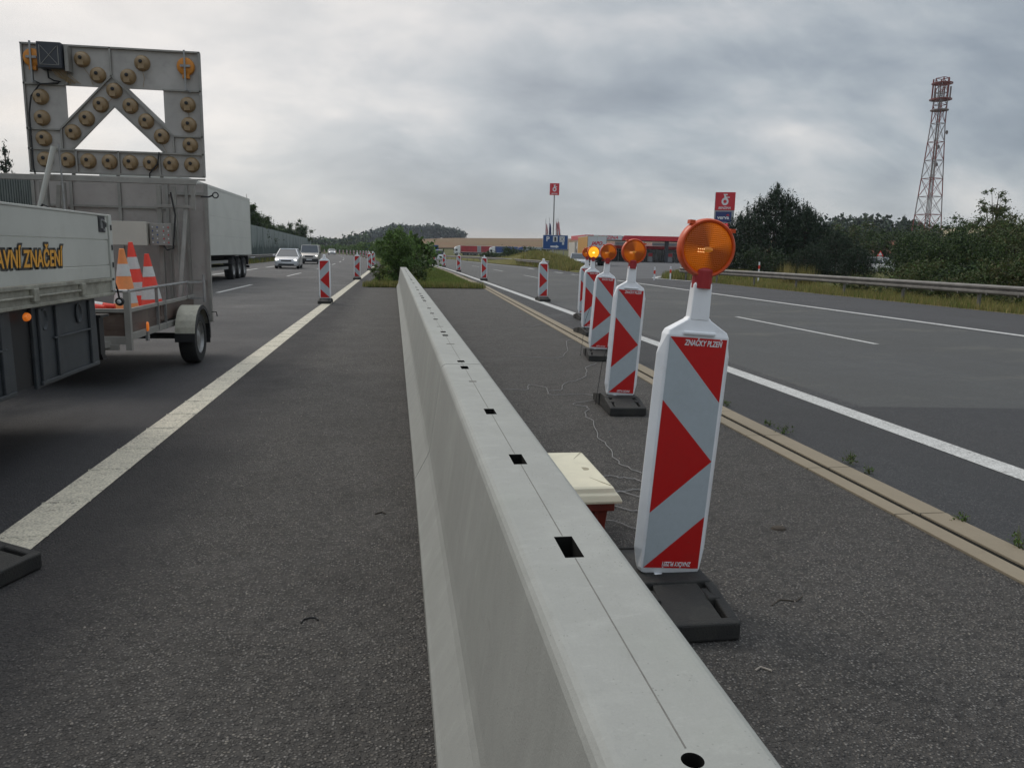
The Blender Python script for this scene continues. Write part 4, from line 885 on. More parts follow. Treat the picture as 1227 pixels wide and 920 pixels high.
for s in (1, -1):
    d = MB(); xa, xb = sorted((s*(XS-.07), s*(XS+.012))); d.box(xa, xb, Y1-.085, Y1-.012, 1.10, 1.752)
    o = lb('corner_post', d, M['truck_white'], bevel=.006)
    if s > 0:
        c = MB()
        for z in (1.30, 1.45, 1.62): c.box(XS+.013, XS+.018, Y1-.060, Y1-.040, z, z+.045)
        c.build('latch_slot', M['black'], o)
    d = MB(); xa, xb = sorted((s*(XS-.06), s*(XS-.005))); d.box(xa, xb, -3.4, Y1-.03, 1.075, 1.195); xa, xb = sorted((s*(XS-.02), s*(XS+.012))); d.box(xa, xb, -3.4, Y1-.03, 1.185, 1.212); d.box(xa, xb, -3.4, Y1-.03, 1.060, 1.085)
    d.tube([(s*(XS+.012), -3.3, 1.135), (s*(XS+.012), Y1-.75, 1.135)], .010, 6)
    for y in (-.7, .55, Y1-.75): d.box(*sorted((s*(XS-.01), s*(XS+.028))), y-.04, y+.04, 1.10, 1.19)
    lb('side_rail', d, M['chassis'], bevel=.004)
    # plastic side guard in two moulded panels
    for y0, y1, zb in ((-1.4, .33, .47), (.62, 1.80, .47)):
        d = MB(); x_ = s*(XS-.05); xa, xb = sorted((x_-s*.025, x_))
        d.loft([[(xa, y0, zb), (xb, y0, zb), (xb, y0, 1.055), (xa, y0, 1.055)], [(xa, y1, zb+.02), (xb, y1, zb+.02), (xb, y1-.02, 1.055), (xa, y1-.02, 1.055)]])
        xa, xb = sorted((x_, x_+s*.022)); d.box(xa, xb, y0+.05, y1-.05, zb+.02, zb+.05); d.box(xa, xb, y0+.30, y1-.12, .80, .815)
        for k in (y0+.06, y0+.34, y1-.20): d.box(xa, xb, k, k+.05, zb+.05, 1.04)
        for k in (y0+.16, y1-.40): d.lathe([(.055, 0), (.070, .012), (.060, .020), (.048, .004), (0, .004)], 14, M=Matrix.Translation((x_, k, .955)) @ Matrix.Rotation(R(90*s), 4, 'Y') @ Matrix.Diagonal((1.2, .8, 1, 1)))
        o = lb('side_guard', d, M['guard'], bevel=.006)
d = MB(); d.box(XS-.20, XS-.075, .30, .66, .50, 1.06); lb('guard_bracket', d, M['black'])
d = MB(); d.lathe([(0, .022), (.030, .019), (.038, .010), (.040, 0)], 16, M=Matrix.Translation((XS-.022, .47, 1.0)) @ Matrix.Rotation(R(90), 4, 'Y') @ Matrix.Diagonal((.75, 1.25, 1, 1))); lb('side_marker', d, M['lens_orange'], smooth=True)
d = MB(); d.box(XS-.17, XS-.05, 1.84, 1.94, .56, .88); d.box(XS-.17, XS-.02, 1.80, 2.0, .88, .90); d.prism([(1.90,.56),(1.97,.56),(2.04,.50),(1.94,.50)], XS-.15, XS-.07, 'x'); lb('rear_lamp_bracket', d, M['black'])
d = MB(); d.box(XS-.13, XS-.07, 1.94, 1.965, .66, .78); lb('rear_lamp', d, M['lens_orange'])
d = MB(); d.tube([(XS-.01, Y1-.015, 1.22), (XS+.01, Y1+.03, 1.10), (XS+.012, Y1+.05, 1.03)], .008, 6); o = lb('lamp_arm', d, M['black'])
d = MB(); d.lathe([(0, -.022), (.034, -.018), (.040, 0), (.034, .018), (0, .022)], 16, M=Matrix.Translation((XS+.014, Y1+.055, .995)) @ Matrix.Rotation(R(90), 4, 'X')); d.build('work_lamp', M['black'], o, smooth=True)
d = MB(); d.lathe([(0, -.027), (.010, -.025), (.016, -.022)], 12, M=Matrix.Translation((XS+.016, Y1+.052, .995)) @ Matrix.Rotation(R(-90), 4, 'X') @ Matrix.Identity(4)); d.lathe([(0, .027), (.012, .025), (.02, .021)], 12, M=Matrix.Translation((XS+.014, Y1+.055, .995)) @ Matrix.Rotation(R(90), 4, 'X')); d.build('work_lamp_lens', M['sta_white'], o, smooth=True)
d = MB(); d.box(-.9, .95, -1.1, 1.75, .48, .70); d.box(-.45, .45, -5.6, Y1-.1, .72, 1.08); d.box(-1.05, 1.05, 1.4, 1.9, .55, .62); lb('chassis_and_light_blocker', d, M['black'])  # first box is added below the frame to block light under the lorry
for s in (1, -1):
    for y in (-1.75, -4.6): wheel(lo, s*.92, y, .46, .30, side=s)
# cab (ahead of the load bed, facing the traffic)
d = MB(); cab = [(-5.55,.55),(-5.6,1.25),(-5.35,2.05),(-5.05,2.45),(-3.75,2.5),(-3.6,2.3),(-3.6,.75)]
d.prism(cab, -1.05, 1.05, 'x'); lb('cab', d, M['truck_white'], bevel=.05)
d = MB(); d.add([(-.95,-5.585,1.30),(.95,-5.585,1.30),(.88,-5.37,2.03),(-.88,-5.37,2.03)], [(0,1,2,3)]); 
for s in (1, -1): d.add([(s*1.053,-5.3,1.35),(s*1.053,-4.3,1.35),(s*1.053,-4.35,2.1),(s*1.053,-5.1,2.1)], [(0,1,2,3)])
lb('cab_window', d, M['glass'], fixn=False)

# ------------------------------------------------------------------ arrow-board trailer
YB = 11.6
tr = empty('arrow_board_trailer', (-3.75, 10.3, 0), 0, 'grey trailer carrying a tall arrow board of round lamps, parked behind the dropside lorry', 'trailer')
def TX(x): return x+3.75
def TY(y): return y-10.3
def tb(name, mb, m_, parent=tr, **k): return mb.build(name, m_, parent, **k)
TB = Matrix.Translation((3.75, -10.3, 0))
class MT(MB):
    """mesh builder that takes world coordinates and stores them in the trailer's own"""
    def build(s, name, m_, parent=tr, loc=None, **k):
        s.v = [(a+3.75, b-10.3, c) for a, b, c in s.v]; return MB.build(s, name, m_, parent, **k)
# deck box
d = MT()
d.box(-4.72, -2.80, 8.60, 11.32, .62, .66)
d.build('deck_floor', M['ply'])
d = MT(); d.box(-4.70, -2.835, 8.605, 8.63, .545, .80); d.box(-2.83, -2.805, 8.66, 9.75, .50, .80); d.box(-2.83, -2.805, 9.78, 11.3, .60, .80); d.box(-4.72, -4.695, 8.66, 11.3, .50, .80); d.build('side_panel', M['ply'])
d = MT()
for z0, z1 in ((.795, .835), (.46, .545)): d.box(-4.74, -2.79, 8.58, 8.62, z0, z1); d.box(-2.82, -2.78, 8.625, 11.32, z0 if z0 > .7 else .50, z1 if z0 > .7 else .575); d.box(-4.74, -4.70, 8.625, 11.32, z0, z1)
d.box(-4.6, -2.9, 8.57, 8.60, .40, .46)
for x in (-2.80, -4.72): d.box(x-.03, x+.03, 8.57, 8.63, .40, 1.02); 
d.bar((-2.95, 8.62, .50), (-2.95, 11.5, .50), .06, .09); d.bar((-4.55, 8.62, .50), (-4.55, 11.5, .50), .06, .09)
d.bar((-3.75, 8.6, .46), (-3.75, 7.35, .52), .08, .08); d.bar((-4.5, 8.6, .46), (-3.75, 7.6, .50), .06, .07); d.bar((-3.0, 8.6, .46), (-3.75, 7.6, .50), .06, .07)
d.build('chassis', M['alu_frame'], bevel=.003)
d = MT()
for x in (-2.79, -4.73):
    d.tube([(x, 8.62, 1.02), (x, 11.0, 1.02)], .017, 8)
    for y in (8.62, 9.58, 10.9): d.bar((x, y, .52 if y < 10 else .8), (x, y, 1.03), .035, .012)
d.tube([(-2.79, 8.61, 1.02), (-4.73, 8.61, 1.02)], .017, 8); d.tube([(-2.60, 11.05, .75), (-2.60, 11.05, 1.12)], .02, 8); d.bar((-2.60, 11.05, .80), (-2.84, 11.05, .80), .03); d.bar((-2.62, 11.05, 1.02), (-2.79, 10.9, 1.02), .025); d.bar((-2.79, 9.9, .5), (-2.79, 9.9, 1.02), .03, .012)
d.build('hand_rail', M['galv'])
for s, x in ((1, -2.62), (-1, -4.88)):
    wheel(tr, TX(x)-.01*s, TY(10.47), .33, .20, side=s)
    d = MT(); T = Matrix.Translation((x, 10.47, .35)) @ Matrix.Rotation(R(90), 4, 'Y')
    pr_ = []
    for k in range(0, 15):
        a = R(172-k*13); c, s_ = math.cos(a), math.sin(a); pr_.append((10.47-c*.40 if False else 10.47+c*.40, .35+s_*.40))
    # arched mudguard with a flat inner cheek
    for i in range(len(pr_)-1):
        (ya, za), (yb, zb) = pr_[i], pr_[i+1]
        d.add([(x-.125, ya, za), (x+.115, ya, za), (x+.115, yb, zb), (x-.125, yb, zb), (x-.125, ya*.99+.1047, za*.98), (x+.115, ya*.99+.1047, za*.98), (x+.115, yb*.99+.1047, zb*.98), (x-.125, yb*.99+.1047, zb*.98)], [(0,1,2,3),(7,6,5,4),(0,4,5,1),(1,5,6,2),(3,2,6,7),(0,3,7,4)])
    o = d.build('mudguard', M['mudguard'], smooth=True)
    if s > 0:
        e = MT()
        for i in range(len(pr_)-1):
            (ya, za), (yb, zb) = pr_[i], pr_[i+1]; e.add([(x+.116, ya, za), (x+.128, ya, za), (x+.128, yb, zb), (x+.116, yb, zb), (x+.116, ya+(10.47-ya)*.12, za+(.35-za)*.12), (x+.128, ya+(10.47-ya)*.12, za+(.35-za)*.12), (x+.128, yb+(10.47-yb)*.12, zb+(.35-zb)*.12), (x+.116, yb+(10.47-yb)*.12, zb+(.35-zb)*.12)], [(0,1,2,3),(7,6,5,4),(1,5,6,2),(0,4,7,3)])
        e.box(x-.125, x+.115, 10.065, 10.085, .31, .42); e.build('mudguard_edge', M['black'], o)
d = MT(); d.bar((-4.9, 10.47, .35), (-2.6, 10.47, .35), .07, .07); d.build('axle', M['black'])
d = MT(); d.lathe([(0, .02), (.03, .017), (.034, 0)], 12, M=Matrix.Translation((-2.775, 9.12, .60)) @ Matrix.Rotation(R(90), 4, 'Y') @ Matrix.Diagonal((1.6, .8, 1, 1))); d.build('side_marker', M['lens_orange'], smooth=True)
d = MT(); d.box(-2.79, -2.765, 9.10, 9.17, .44, .54); o = d.build('marker_plate', M['galv'])
d = MT(); d.tube([(-2.50, 11.0, .62), (-2.44, 11.0, .62), (-2.43, 11.0, .56)], .008, 6); d.build('mudflap_hook', M['black'])
d = MT(); d.box(-2.73, -2.50, 10.84, 10.855, .22, .60); d.build('mudflap', M['black'])
# lower board (stands behind the deck)
d = MT(); d.box(-4.90, -2.66, YB, YB+.03, .45, 2.36); lowp = d.build('lower_board', M['panel_beige'])
d = MT()
for x in (-4.88, -4.40, -3.78, -3.16, -2.90, -2.645): d.box(x-.02, x+.02, YB-.035, YB-.002, .45, 2.36)
d.box(-4.90, -2.63, YB-.03, YB-.001, .43, .47); d.box(-2.88, -2.665, YB-.028, YB-.001, 1.00, 1.03); d.box(-4.86, -3.18, YB-.028, YB-.001, 2.0, 2.03); d.box(-3.14, -2.66, YB-.028, YB-.001, 2.20, 2.24); d.bar((-2.632, YB, .43), (-2.632, YB, 2.36), .022, .05)
d.build('board_frame', M['alu_frame'], lowp)
# mast frame in front of it
d = MT(); d.box(-5.7, -2.60, 10.88, 10.94, 2.29, 2.36); d.build('cross_beam', M['alu_frame'], bevel=.004)
d = MT()
for x, w in ((-3.18, .06), (-4.38, .05), (-4.62, .10), (-2.99, .06)): d = MT(); d.box(x-w/2, x+w/2, 11.25, 11.32, .66, 2.30); d.build('mast_post', M['alu_frame'], bevel=.003)
for a, b in (((-3.22, 11.2, 2.02), (-2.72, 11.2, 2.02)), ((-2.72, 11.2, 1.98), (-2.72, 11.2, 2.32)), ((-2.90, 11.0, .80), (-2.82, 11.22, 2.02)), ((-4.5, 11.1, .9), (-4.36, 11.1, 2.25))): d = MT(); d.bar(a, b, .05, .04); d.build('mast_brace', M['alu_frame'], bevel=.003)
d = MT(); d.tube([(-4.62, 10.8, 1.45), (-4.55, 10.8, 1.80)], .075, 12); o = d.build('lift_cylinder', M['box_dark'], smooth=True)
d = MT(); d.tube([(-4.53, 10.8, 1.80), (-4.27, 10.8, 2.70)], .033, 12); d.build('piston_rod', M['truck_white'], o, smooth=True)
d = MT(); d.tube([(-4.20, 10.82, 1.9), (-4.22, 10.82, 2.75)], .012, 6); d.build('steady_wire', M['galv'])
d = MT(); d.tube([(-4.56, 10.76, 1.55), (-4.50, 10.72, 1.85), (-4.43, 10.74, 1.98), (-4.37, 10.76, 1.95), (-4.38, 10.78, 1.70)], .014, 6); d.build('hydraulic_hose', M['black'], smooth=True)
# cabinets
d = MT(); d.box(-3.78, -3.29, 11.02, 11.22, 1.50, 1.80); cb = d.build('control_cabinet', M['cream'], bevel=.008)
d = MT(); d.box(-3.786, -3.284, 11.005, 11.018, 1.495, 1.805); d.build('cabinet_door', M['cream'], cb, bevel=.004)
d = MT(); d.box(-3.27, -2.99, 11.08, 11.24, 1.50, 1.79); sw = d.build('switch_panel', M['alu_frame'], bevel=.004)
d = MT(); d2 = MT(); d3 = MT()
for i in range(4):
    for j in range(5):
        (d if (i+j) % 2 == 0 else d2 if i < 2 else d3).box(-3.235+i*.06+(.02 if i > 1 else 0), -3.222+i*.06+(.02 if i > 1 else 0), 11.068, 11.079, 1.53+j*.05, 1.547+j*.05)
d.build('switch', M['sta_white'], sw); d2.build('switch', M['blue_sign'], sw); d3.build('switch', M['sta_red'], sw)
d = MT(); d.tube([(-3.1, 11.1, 1.49), (-3.05, 11.05, 1.44), (-2.97, 11.05, 1.46), (-2.93, 11.08, 1.9), (-2.98, 11.1, 2.2)], .011, 6); d.build('wiring', M['black'], smooth=True)
d = MT(); d.tube([(-2.62, 11.2, 2.16), (-2.52, 11.2, 2.16), (-2.47, 11.2, 2.18)], .012, 6); d.lathe([(.035, -.008), (.045, 0), (.035, .008), (.028, 0)], 14, M=Matrix.Translation((-2.43, 11.2, 2.185)) @ Matrix.Rotation(R(90), 4, 'X')); d.build('eye_bolt', M['black'], smooth=True)
d = MT()
for x, z in ((-3.05, .92), (-2.9, .92), (-2.9, .97), (-2.9, 1.02), (-2.9, 1.07)): d.lathe([(0, 0), (.012, 0)], 8, M=Matrix.Translation((x, YB-.003, z)) @ Matrix.Rotation(R(90), 4, 'X'))
# arrow board
ab = empty('arrow_board', (0, TY(YB), 0), 0, parent=tr)
class MA(MB):
    def build(s, name, m_, parent=ab, **k):
        s.v = [(a+3.75, b-YB, c) for a, b, c in s.v]; return MB.build(s, name, m_, parent, **k)
d = MA(); Z0, Z1, XL, XR = 2.45, 4.09, -4.90, -2.64
d.box(XL, XR, YB, YB+.03, 3.585, Z1); d.box(XL, -4.385, YB, YB+.03, 2.76, 3.585); d.box(-3.14, XR, YB, YB+.03, 2.76, 3.585); d.box(XL, XR, YB, YB+.03, Z0, 2.76)
# chevron arms of the arrow opening
d.prism([(-3.775, 3.585), (-3.775, 3.345), (-4.342, 2.76), (-4.385, 2.76), (-4.385, 3.155), (-3.955, 3.585)], YB+.0005, YB+.0295, 'y'); d.prism([(-3.775, 3.345), (-3.775, 3.585), (-3.586, 3.585), (-3.14, 3.15), (-3.14, 2.76), (-3.164, 2.76)], YB+.0005, YB+.0295, 'y')
d.build('board_sheet', M['alu'])
d = MA()
def fb(x0, z0, x1, z1, w=.028): d.bar((x0, YB-.018, z0), (x1, YB-.018, z1), .034, w, up=(0, 1, 0)) if False else d.bar((x0, YB-.018, z0), (x1, YB-.018, z1), w, .034, up=(0, 1, 0))
for a in ((XL, Z1, XR, Z1), (XL, Z0, XR, Z0), (XL+.014, Z0, XL+.014, Z1), (XR-.014, Z0, XR-.014, Z1), (XL, 2.75, XR, 2.75), (XL, 3.587, -4.385, 3.587), (-3.14, 3.587, XR, 3.587), (-3.79, 3.72, -3.79, Z1), (-4.35, 3.60, -4.35, Z1),
          (-3.785, 3.735, -4.465, 3.03), (-3.785, 3.735, -3.035, 2.985), (-4.466, 3.03, -4.466, 2.76), (-3.035, 2.985, -3.035, 2.76), (XL, 3.01, -4.47, 3.01), (-3.03, 2.985, XR, 2.985), (-3.775, 3.345, -4.342, 2.76), (-3.775, 3.345, -3.164, 2.76),
          (-4.30, 2.46, -4.30, 2.75), (-3.76, 2.46, -3.76, 2.75), (-3.23, 2.46, -3.23, 2.75), (XL, 2.41, XR, 2.41)): fb(*a, w=.022)
d.build('board_rim', M['alu_frame'])
LP = [(-4.146,3.925),(-3.958,3.736),(-3.389,3.918),(-3.577,3.734),(-3.765,3.546),(-3.951,3.357),(-4.14,3.168),(-4.326,2.984),(-3.572,3.357),(-3.38,3.167),(-3.19,2.974),(-4.696,3.422),(-4.7,3.153),(-4.697,2.887),(-2.827,3.407),(-2.825,3.143),(-2.82,2.875),(-4.7,2.615),(-4.419,2.615),(-4.155,2.612),(-3.884,2.612),(-3.616,2.612),(-3.354,2.612),(-3.089,2.611),(-2.812,2.61)]
T = Matrix.Rotation(R(90), 4, 'X')
d = MB(); d.lathe([(.100, .0), (.104, .008), (.100, .016), (.098, .020), (.092, .045), (.074, .068), (.045, .080), (0, .084)], 26, M=T); d.box(-.038, .038, -.088, -.03, -.082, -.022); lamp0 = d.build('board_lamp', M['lamp_tan'], ab, smooth=True)
lcap = MB(); lcap.lathe([(0, .096), (.020, .094), (.024, .088), (.024, .078)], 16, M=Matrix.Translation((-.002, 0, .012)) @ T)
cap0 = None
from itertools import count
capm = lcap.build('lamp_plug', M['black'], ab, smooth=True); capm.parent = None
for i, (x, z) in enumerate(LP):
    o = lamp0 if i == 0 else lamp0.copy()
    if i: COL.objects.link(o); o.parent = ab
    o.location = (x+3.75, -.001, z); o.rotation_euler = (0, R(rnd.uniform(-7, 7)), 0)
# the plugs are pressed into the lamp backs: join them into the shared lamp mesh
me = lamp0.data; bm = bmesh.new(); bm.from_mesh(me); nb = len(bm.faces); bm.from_mesh(capm.data); bm.faces.ensure_lookup_table()
for f in bm.faces[nb:]: f.material_index = 1
bm.to_mesh(me); bm.free(); me.materials.append(M['black']); bpy.data.objects.remove(capm)
for x, z in ((-4.755, 3.91), (-2.826, 3.90)):
    d = MA(); d.lathe([(.108, 0), (.116, .01), (.118, .03), (.108, .05), (.075, .062), (0, .066)], 30, M=Matrix.Translation((x, YB-.001, z)) @ T); d.box(x-.045, x+.045, YB-.05, YB-.005, z-.155, z-.09); o = d.build('flash_lamp', M['amber_pl'], smooth=True)
    d = MA(); d.bar((x, YB-.085, z-.32), (x, YB-.085, z+.20), .022, .018, up=(0,1,0)); d.bar((x-.06, YB-.08, z), (x+.07, YB-.08, z), .018, .03); d.bar((x, YB-.085, z-.30), (x+.05, YB-.02, z-.33), .02); d.build('lamp_bracket', M['galv'])
d = MA(); d.box(-4.632, -4.335, YB-.20, YB-.002, 3.76, 4.085); o = d.build('control_box', M['box_dark'], bevel=.008)
d = MA()
for a, b in (((-4.58, 3.81), (-4.385, 4.03)), ((-4.58, 4.03), (-4.385, 3.81)), ((-4.595, 3.80), (-4.37, 3.80)), ((-4.595, 3.80), (-4.595, 4.04)), ((-4.37, 3.80), (-4.37, 4.04))): d.bar((a[0], YB-.203, a[1]), (b[0], YB-.203, b[1]), .007, .005)
d.build('embossed_cross', M['alu_frame'], ab)
d = MA(); d.box(-4.315, -4.27, YB-.15, YB-.002, 3.74, 4.06); d.build('terminal_strip', M['alu_frame'])
d = MA(); rg = random.Random(2)
for i in range(12): x = -4.50+.014*i; d.tube([(x, YB-.12, 3.76), (x+.03+rg.random()*.05, YB-.07, 3.68), (x+.10+rg.random()*.10, YB-.03, 3.60+rg.random()*.03)], .004, 5)
d.build('wire_bundle', mat('tan_wiring', (0.30, 0.22, 0.12), 0.6))
d = MA(); d.tube([(-4.55, YB-.1, 3.77), (-4.56, YB-.06, 3.66), (-4.50, YB-.05, 3.63), (-4.42, YB-.05, 3.62), (-4.46, YB-.05, 3.60), (-4.68, YB-.05, 3.58), (-4.80, YB-.05, 3.42), (-4.84, YB-.05, 3.2), (-4.84, YB-.05, 2.5), (-4.82, YB-.05, 2.38)], .011, 6)
d.tube([(-4.755, YB-.06, 3.76), (-4.75, YB-.06, 3.62), (-4.66, YB-.05, 3.58), (-4.50, YB-.05, 3.60)], .009, 6); d.tube([(-3.22, YB-.06, 2.76), (-3.25, YB-.06, 2.60), (-3.36, YB-.06, 2.47), (-3.36, YB-.06, 2.40)], .010, 6)
d.build('black_cable', M['black'], smooth=True)
d = MA()
for a, b in (((-3.958,3.736),(-3.765,3.546)), ((-3.765,3.546),(-3.951,3.357)), ((-4.7,3.153),(-4.697,2.887)), ((-4.419,2.615),(-4.155,2.612)), ((-3.616,2.612),(-3.354,2.612)), ((-3.19,2.974),(-3.089,2.611)), ((-4.146,3.925),(-4.02,3.62)), ((-3.389,3.918),(-3.39,3.62)), ((-2.827,3.407),(-2.825,3.143))):
    m_ = ((a[0]+b[0])/2+.02, (a[1]+b[1])/2-.05); d.tube([(a[0], YB-.03, a[1]-.08), (m_[0], YB-.02, m_[1]), (b[0], YB-.03, b[1]-.02)], .003, 5)
d.build('lamp_wire', M['lamp_tan'])
d = MA()
for x in (-4.36, -3.79, -3.22): d.box(x-.02, x+.02, YB-.01, YB+.02, 2.34, 2.47)
d.build('hinge', M['alu_frame'])
# cones on the deck
def cone(name, x, y, h, r_, mats, label, lean=0, ry=0, z=.661, group='cones stowed on the trailer deck', bands=(.0, .07, .27, .47, .68, .84, 1.0)):
    t = empty(name, (x, y, z), 0, label, 'traffic cone', group); t.rotation_euler = (R(lean), R(ry), .2)
    d = MB(); d.box(-r_*1.35, r_*1.35, -r_*1.35, r_*1.35, 0, .03); d.build('base', mats[0], t, bevel=.012)
    def rr(u): return r_*(1-u)+.027*u
    nb = len(bands)-1
    body = MB(); body.lathe([(rr(0)*1.06, .03), (rr(.02), .05), (rr(1), h), (rr(1)*.7, h+.004), (0, h+.004)], 26); b_ = body.build('cone_body', mats[0], t, smooth=True)
    for a, c in ((.20, .40), (.60, .78)):
        s = MB(); s.lathe([(rr(a)+.002, .03+(h-.03)*a), (rr(c)+.002, .03+(h-.03)*c)], 26); s.build('reflective_sleeve', mats[1], b_, smooth=True)
    return t
cone('traffic_cone', -3.07, 9.4, .79, .15, (M['cone_or'], M['cone_w']), 'faded orange cone, leftmost of the three standing on the trailer deck', ry=-1)
cone('traffic_cone', -3.32, 10.6, .87, .16, (M['cone_red'], M['cone_w']), 'tallest bright red and white cone in the middle on the trailer deck', ry=-3)
cone('traffic_cone', -3.05, 10.3, .73, .14, (M['cone_red'], M['cone_w']), 'smaller red and white cone at the right, next to the trailer mudguard', ry=-3)
for i in range(3):
    t = cone('traffic_cone', -3.75+.05*i, 8.8+.16*i, .55, .12, (M['cone_red'], M['cone_w']), ['rearmost', 'middle', 'nearest'][2-i]+' red cone lying on its side in the trailer front', z=.80); t.rotation_euler = (0, R(88), 0)

# ------------------------------------------------------------------ traffic
def car(name, x, y, rz, L_, W, H_, paint, label, kind='hatch', cat='car', rear=False, z=0.0, sill=.20, lit=True):
    """front faces local -y"""
    t = empty(name, (x, y, z), rz, label, cat); w = W/2
    belt = H_*(.60 if kind != 'van' else .56); hood = H_*(.60 if kind != 'van' else .60)
    nose = .95 if kind != 'van' else .85
    def ring(yy, zt, wt, wb, zb=sill): zm = zb+(zt-zb)*.55; return [(-wb*.94, yy, zb), (wb*.94, yy, zb), (wb, yy, zb+.12), (wt, yy, zm), (wt*.97, yy, zt-.05), (wt*.86, yy, zt), (-wt*.86, yy, zt), (-wt*.97, yy, zt-.05), (-wt, yy, zm), (-wb, yy, zb+.12)]
    b = MB(); b.loft([ring(-L_/2, H_*.40, w*.80, w*.80, sill+.05), ring(-L_/2+.06, H_*.47, w*.90, w*.90), ring(-L_/2+.28, H_*.52, w*.97, w*.97), ring(-L_/2+nose, hood, w, w), ring(-L_/2+nose+.5, belt+.03, w, w), ring(L_/2-.5, belt+.05, w, w), ring(L_/2-.08, belt+.02, w*.96, w*.96), ring(L_/2, H_*.50, w*.90, w*.92, sill+.05)])
    b.build('body', paint, t, smooth=True)
    zr = H_; y0, y1, y2, y3 = (-L_/2+nose-.02, -L_/2+nose+.75, L_/2-.75, L_/2-.12)
    if kind == 'van': y1 = -L_/2+nose+.55; y2 = L_/2-.25; y3 = L_/2-.05
    wb, wr = w*.93, w*.64 if kind != 'van' else w*.82
    g = MB(); g.add([(-wb,y0,belt),(wb,y0,belt),(wb,y3,belt+.03),(-wb,y3,belt+.03),(-wr,y1,zr-.045),(wr,y1,zr-.045),(wr,y2,zr-.045),(-wr,y2,zr-.045)], [(0,1,5,4),(1,2,6,5),(2,3,7,6),(3,0,4,7)]); g.build('window', M['glass'], t)
    r_ = MB(); r_.loft([[(-wr-.01,y1-.03,zr-.05),(wr+.01,y1-.03,zr-.05),(wr*.9,y1,zr-.01),(-wr*.9,y1,zr-.01)], [(-wr-.01,(y1+y2)/2,zr-.05),(wr+.01,(y1+y2)/2,zr-.05),(wr*.88,(y1+y2)/2,zr),(-wr*.88,(y1+y2)/2,zr)], [(-wr-.01,y2+.03,zr-.05),(wr+.01,y2+.03,zr-.05),(wr*.9,y2,zr-.02),(-wr*.9,y2,zr-.02)]])
    for s in (-1, 1): r_.bar((s*wb, y0-.01, belt-.01), (s*wr, y1, zr-.03), .05, .04); r_.bar((s*wb, y3, belt), (s*wr, y2, zr-.03), .09, .08); r_.bar((s*(wb+.005), (y0+y3)/2+.1, belt), (s*(wr+.005), (y1+y2)/2+.1, zr-.04), .06, .04)
    r_.build('roof', paint, t, smooth=True)
    ym = -L_/2
    if not rear:
        g = MB(); g.box(-w*.42, w*.42, ym-.012, ym+.10, H_*.36, H_*.43); g.box(-w*.62, w*.62, ym-.01, ym+.10, sill+.05, sill+.16); g.build('grille', M['dark'], t)
        for s in (-1, 1):
            h = MB(); h.lathe([(0, .04), (.07, .03), (.10, 0)], 12, M=Matrix.Translation((s*w*.72, ym+.05, H_*.42)) @ Matrix.Rotation(R(90), 4, 'X') @ Matrix.Diagonal((1.35, .75, 1, 1))); h.build('headlight', M['headlight' if lit else 'headlight_off'], t, smooth=True)
        p = MB(); p.box(-.26, .26, ym-.022, ym-.012, sill+.18, sill+.29); p.build('number_plate', M['plate'], t)
        if kind == 'van': p = MB(); p.box(-w*.93, w*.93, ym-.008, ym+.16, sill+.0, sill+.34); p.build('bumper', M['dark'], t, bevel=.03)
    for s in (-1, 1):
        h = MB(); h.box(s*w*.80-.10, s*w*.80+.10, L_/2-.06, L_/2+.005, H_*.46, H_*.56); h.build('tail_light', M['taillight'], t)
        k_ = MB(); k_.box(s*(w+.09)-.09, s*(w+.09)+.09, y0+.25, y0+.37, belt, belt+.14); k_.build('door_mirror', M['dark'] if kind == 'van' else paint, t, bevel=.03)
        for yy in (-L_/2+.80, L_/2-.75): wheel(t, s*(w-.11), yy, .32, .21, side=s)
    return t
car('hatchback_car', -8.05, 60.6, R(2), 3.95, 1.76, 1.47, M['silver'], 'silver hatchback driving toward the camera with its headlights on, ahead of the van')
car('passenger_van', -8.45, 79.6, R(2), 4.4, 1.84, 1.85, M['sand'], 'sand-coloured van with a dark bumper driving behind the silver hatchback', 'van', 'van')
car('white_car', -17.6, 219, R(8), 4.4, 1.85, 1.55, M['white_car'], 'small white car far off, coming round the bend of the left carriageway')
car('white_car', 6.9, 131, R(180), 4.4, 1.85, 1.7, M['white_car'], 'pale car seen from behind on the right carriageway, half hidden by the median bush', 'van', rear=False)
car('parked_car', 20.9, 88.5, R(-14), 4.4, 1.85, 1.6, M['silver'], 'pale silver car beside the yellow lorry, behind the grassy bank', 'van', lit=False)
car('parked_car', 61.5, 92.6, R(24), 4.6, 1.9, 1.9, M['white_car'], 'white van glimpsed between the dark bushes behind the right guardrail', 'van', 'van', lit=False)
car('parked_car', 58.4, 93.2, R(24), 4.2, 1.8, 1.5, M['white_car'], 'white car showing left of the white van between the bushes', lit=False)

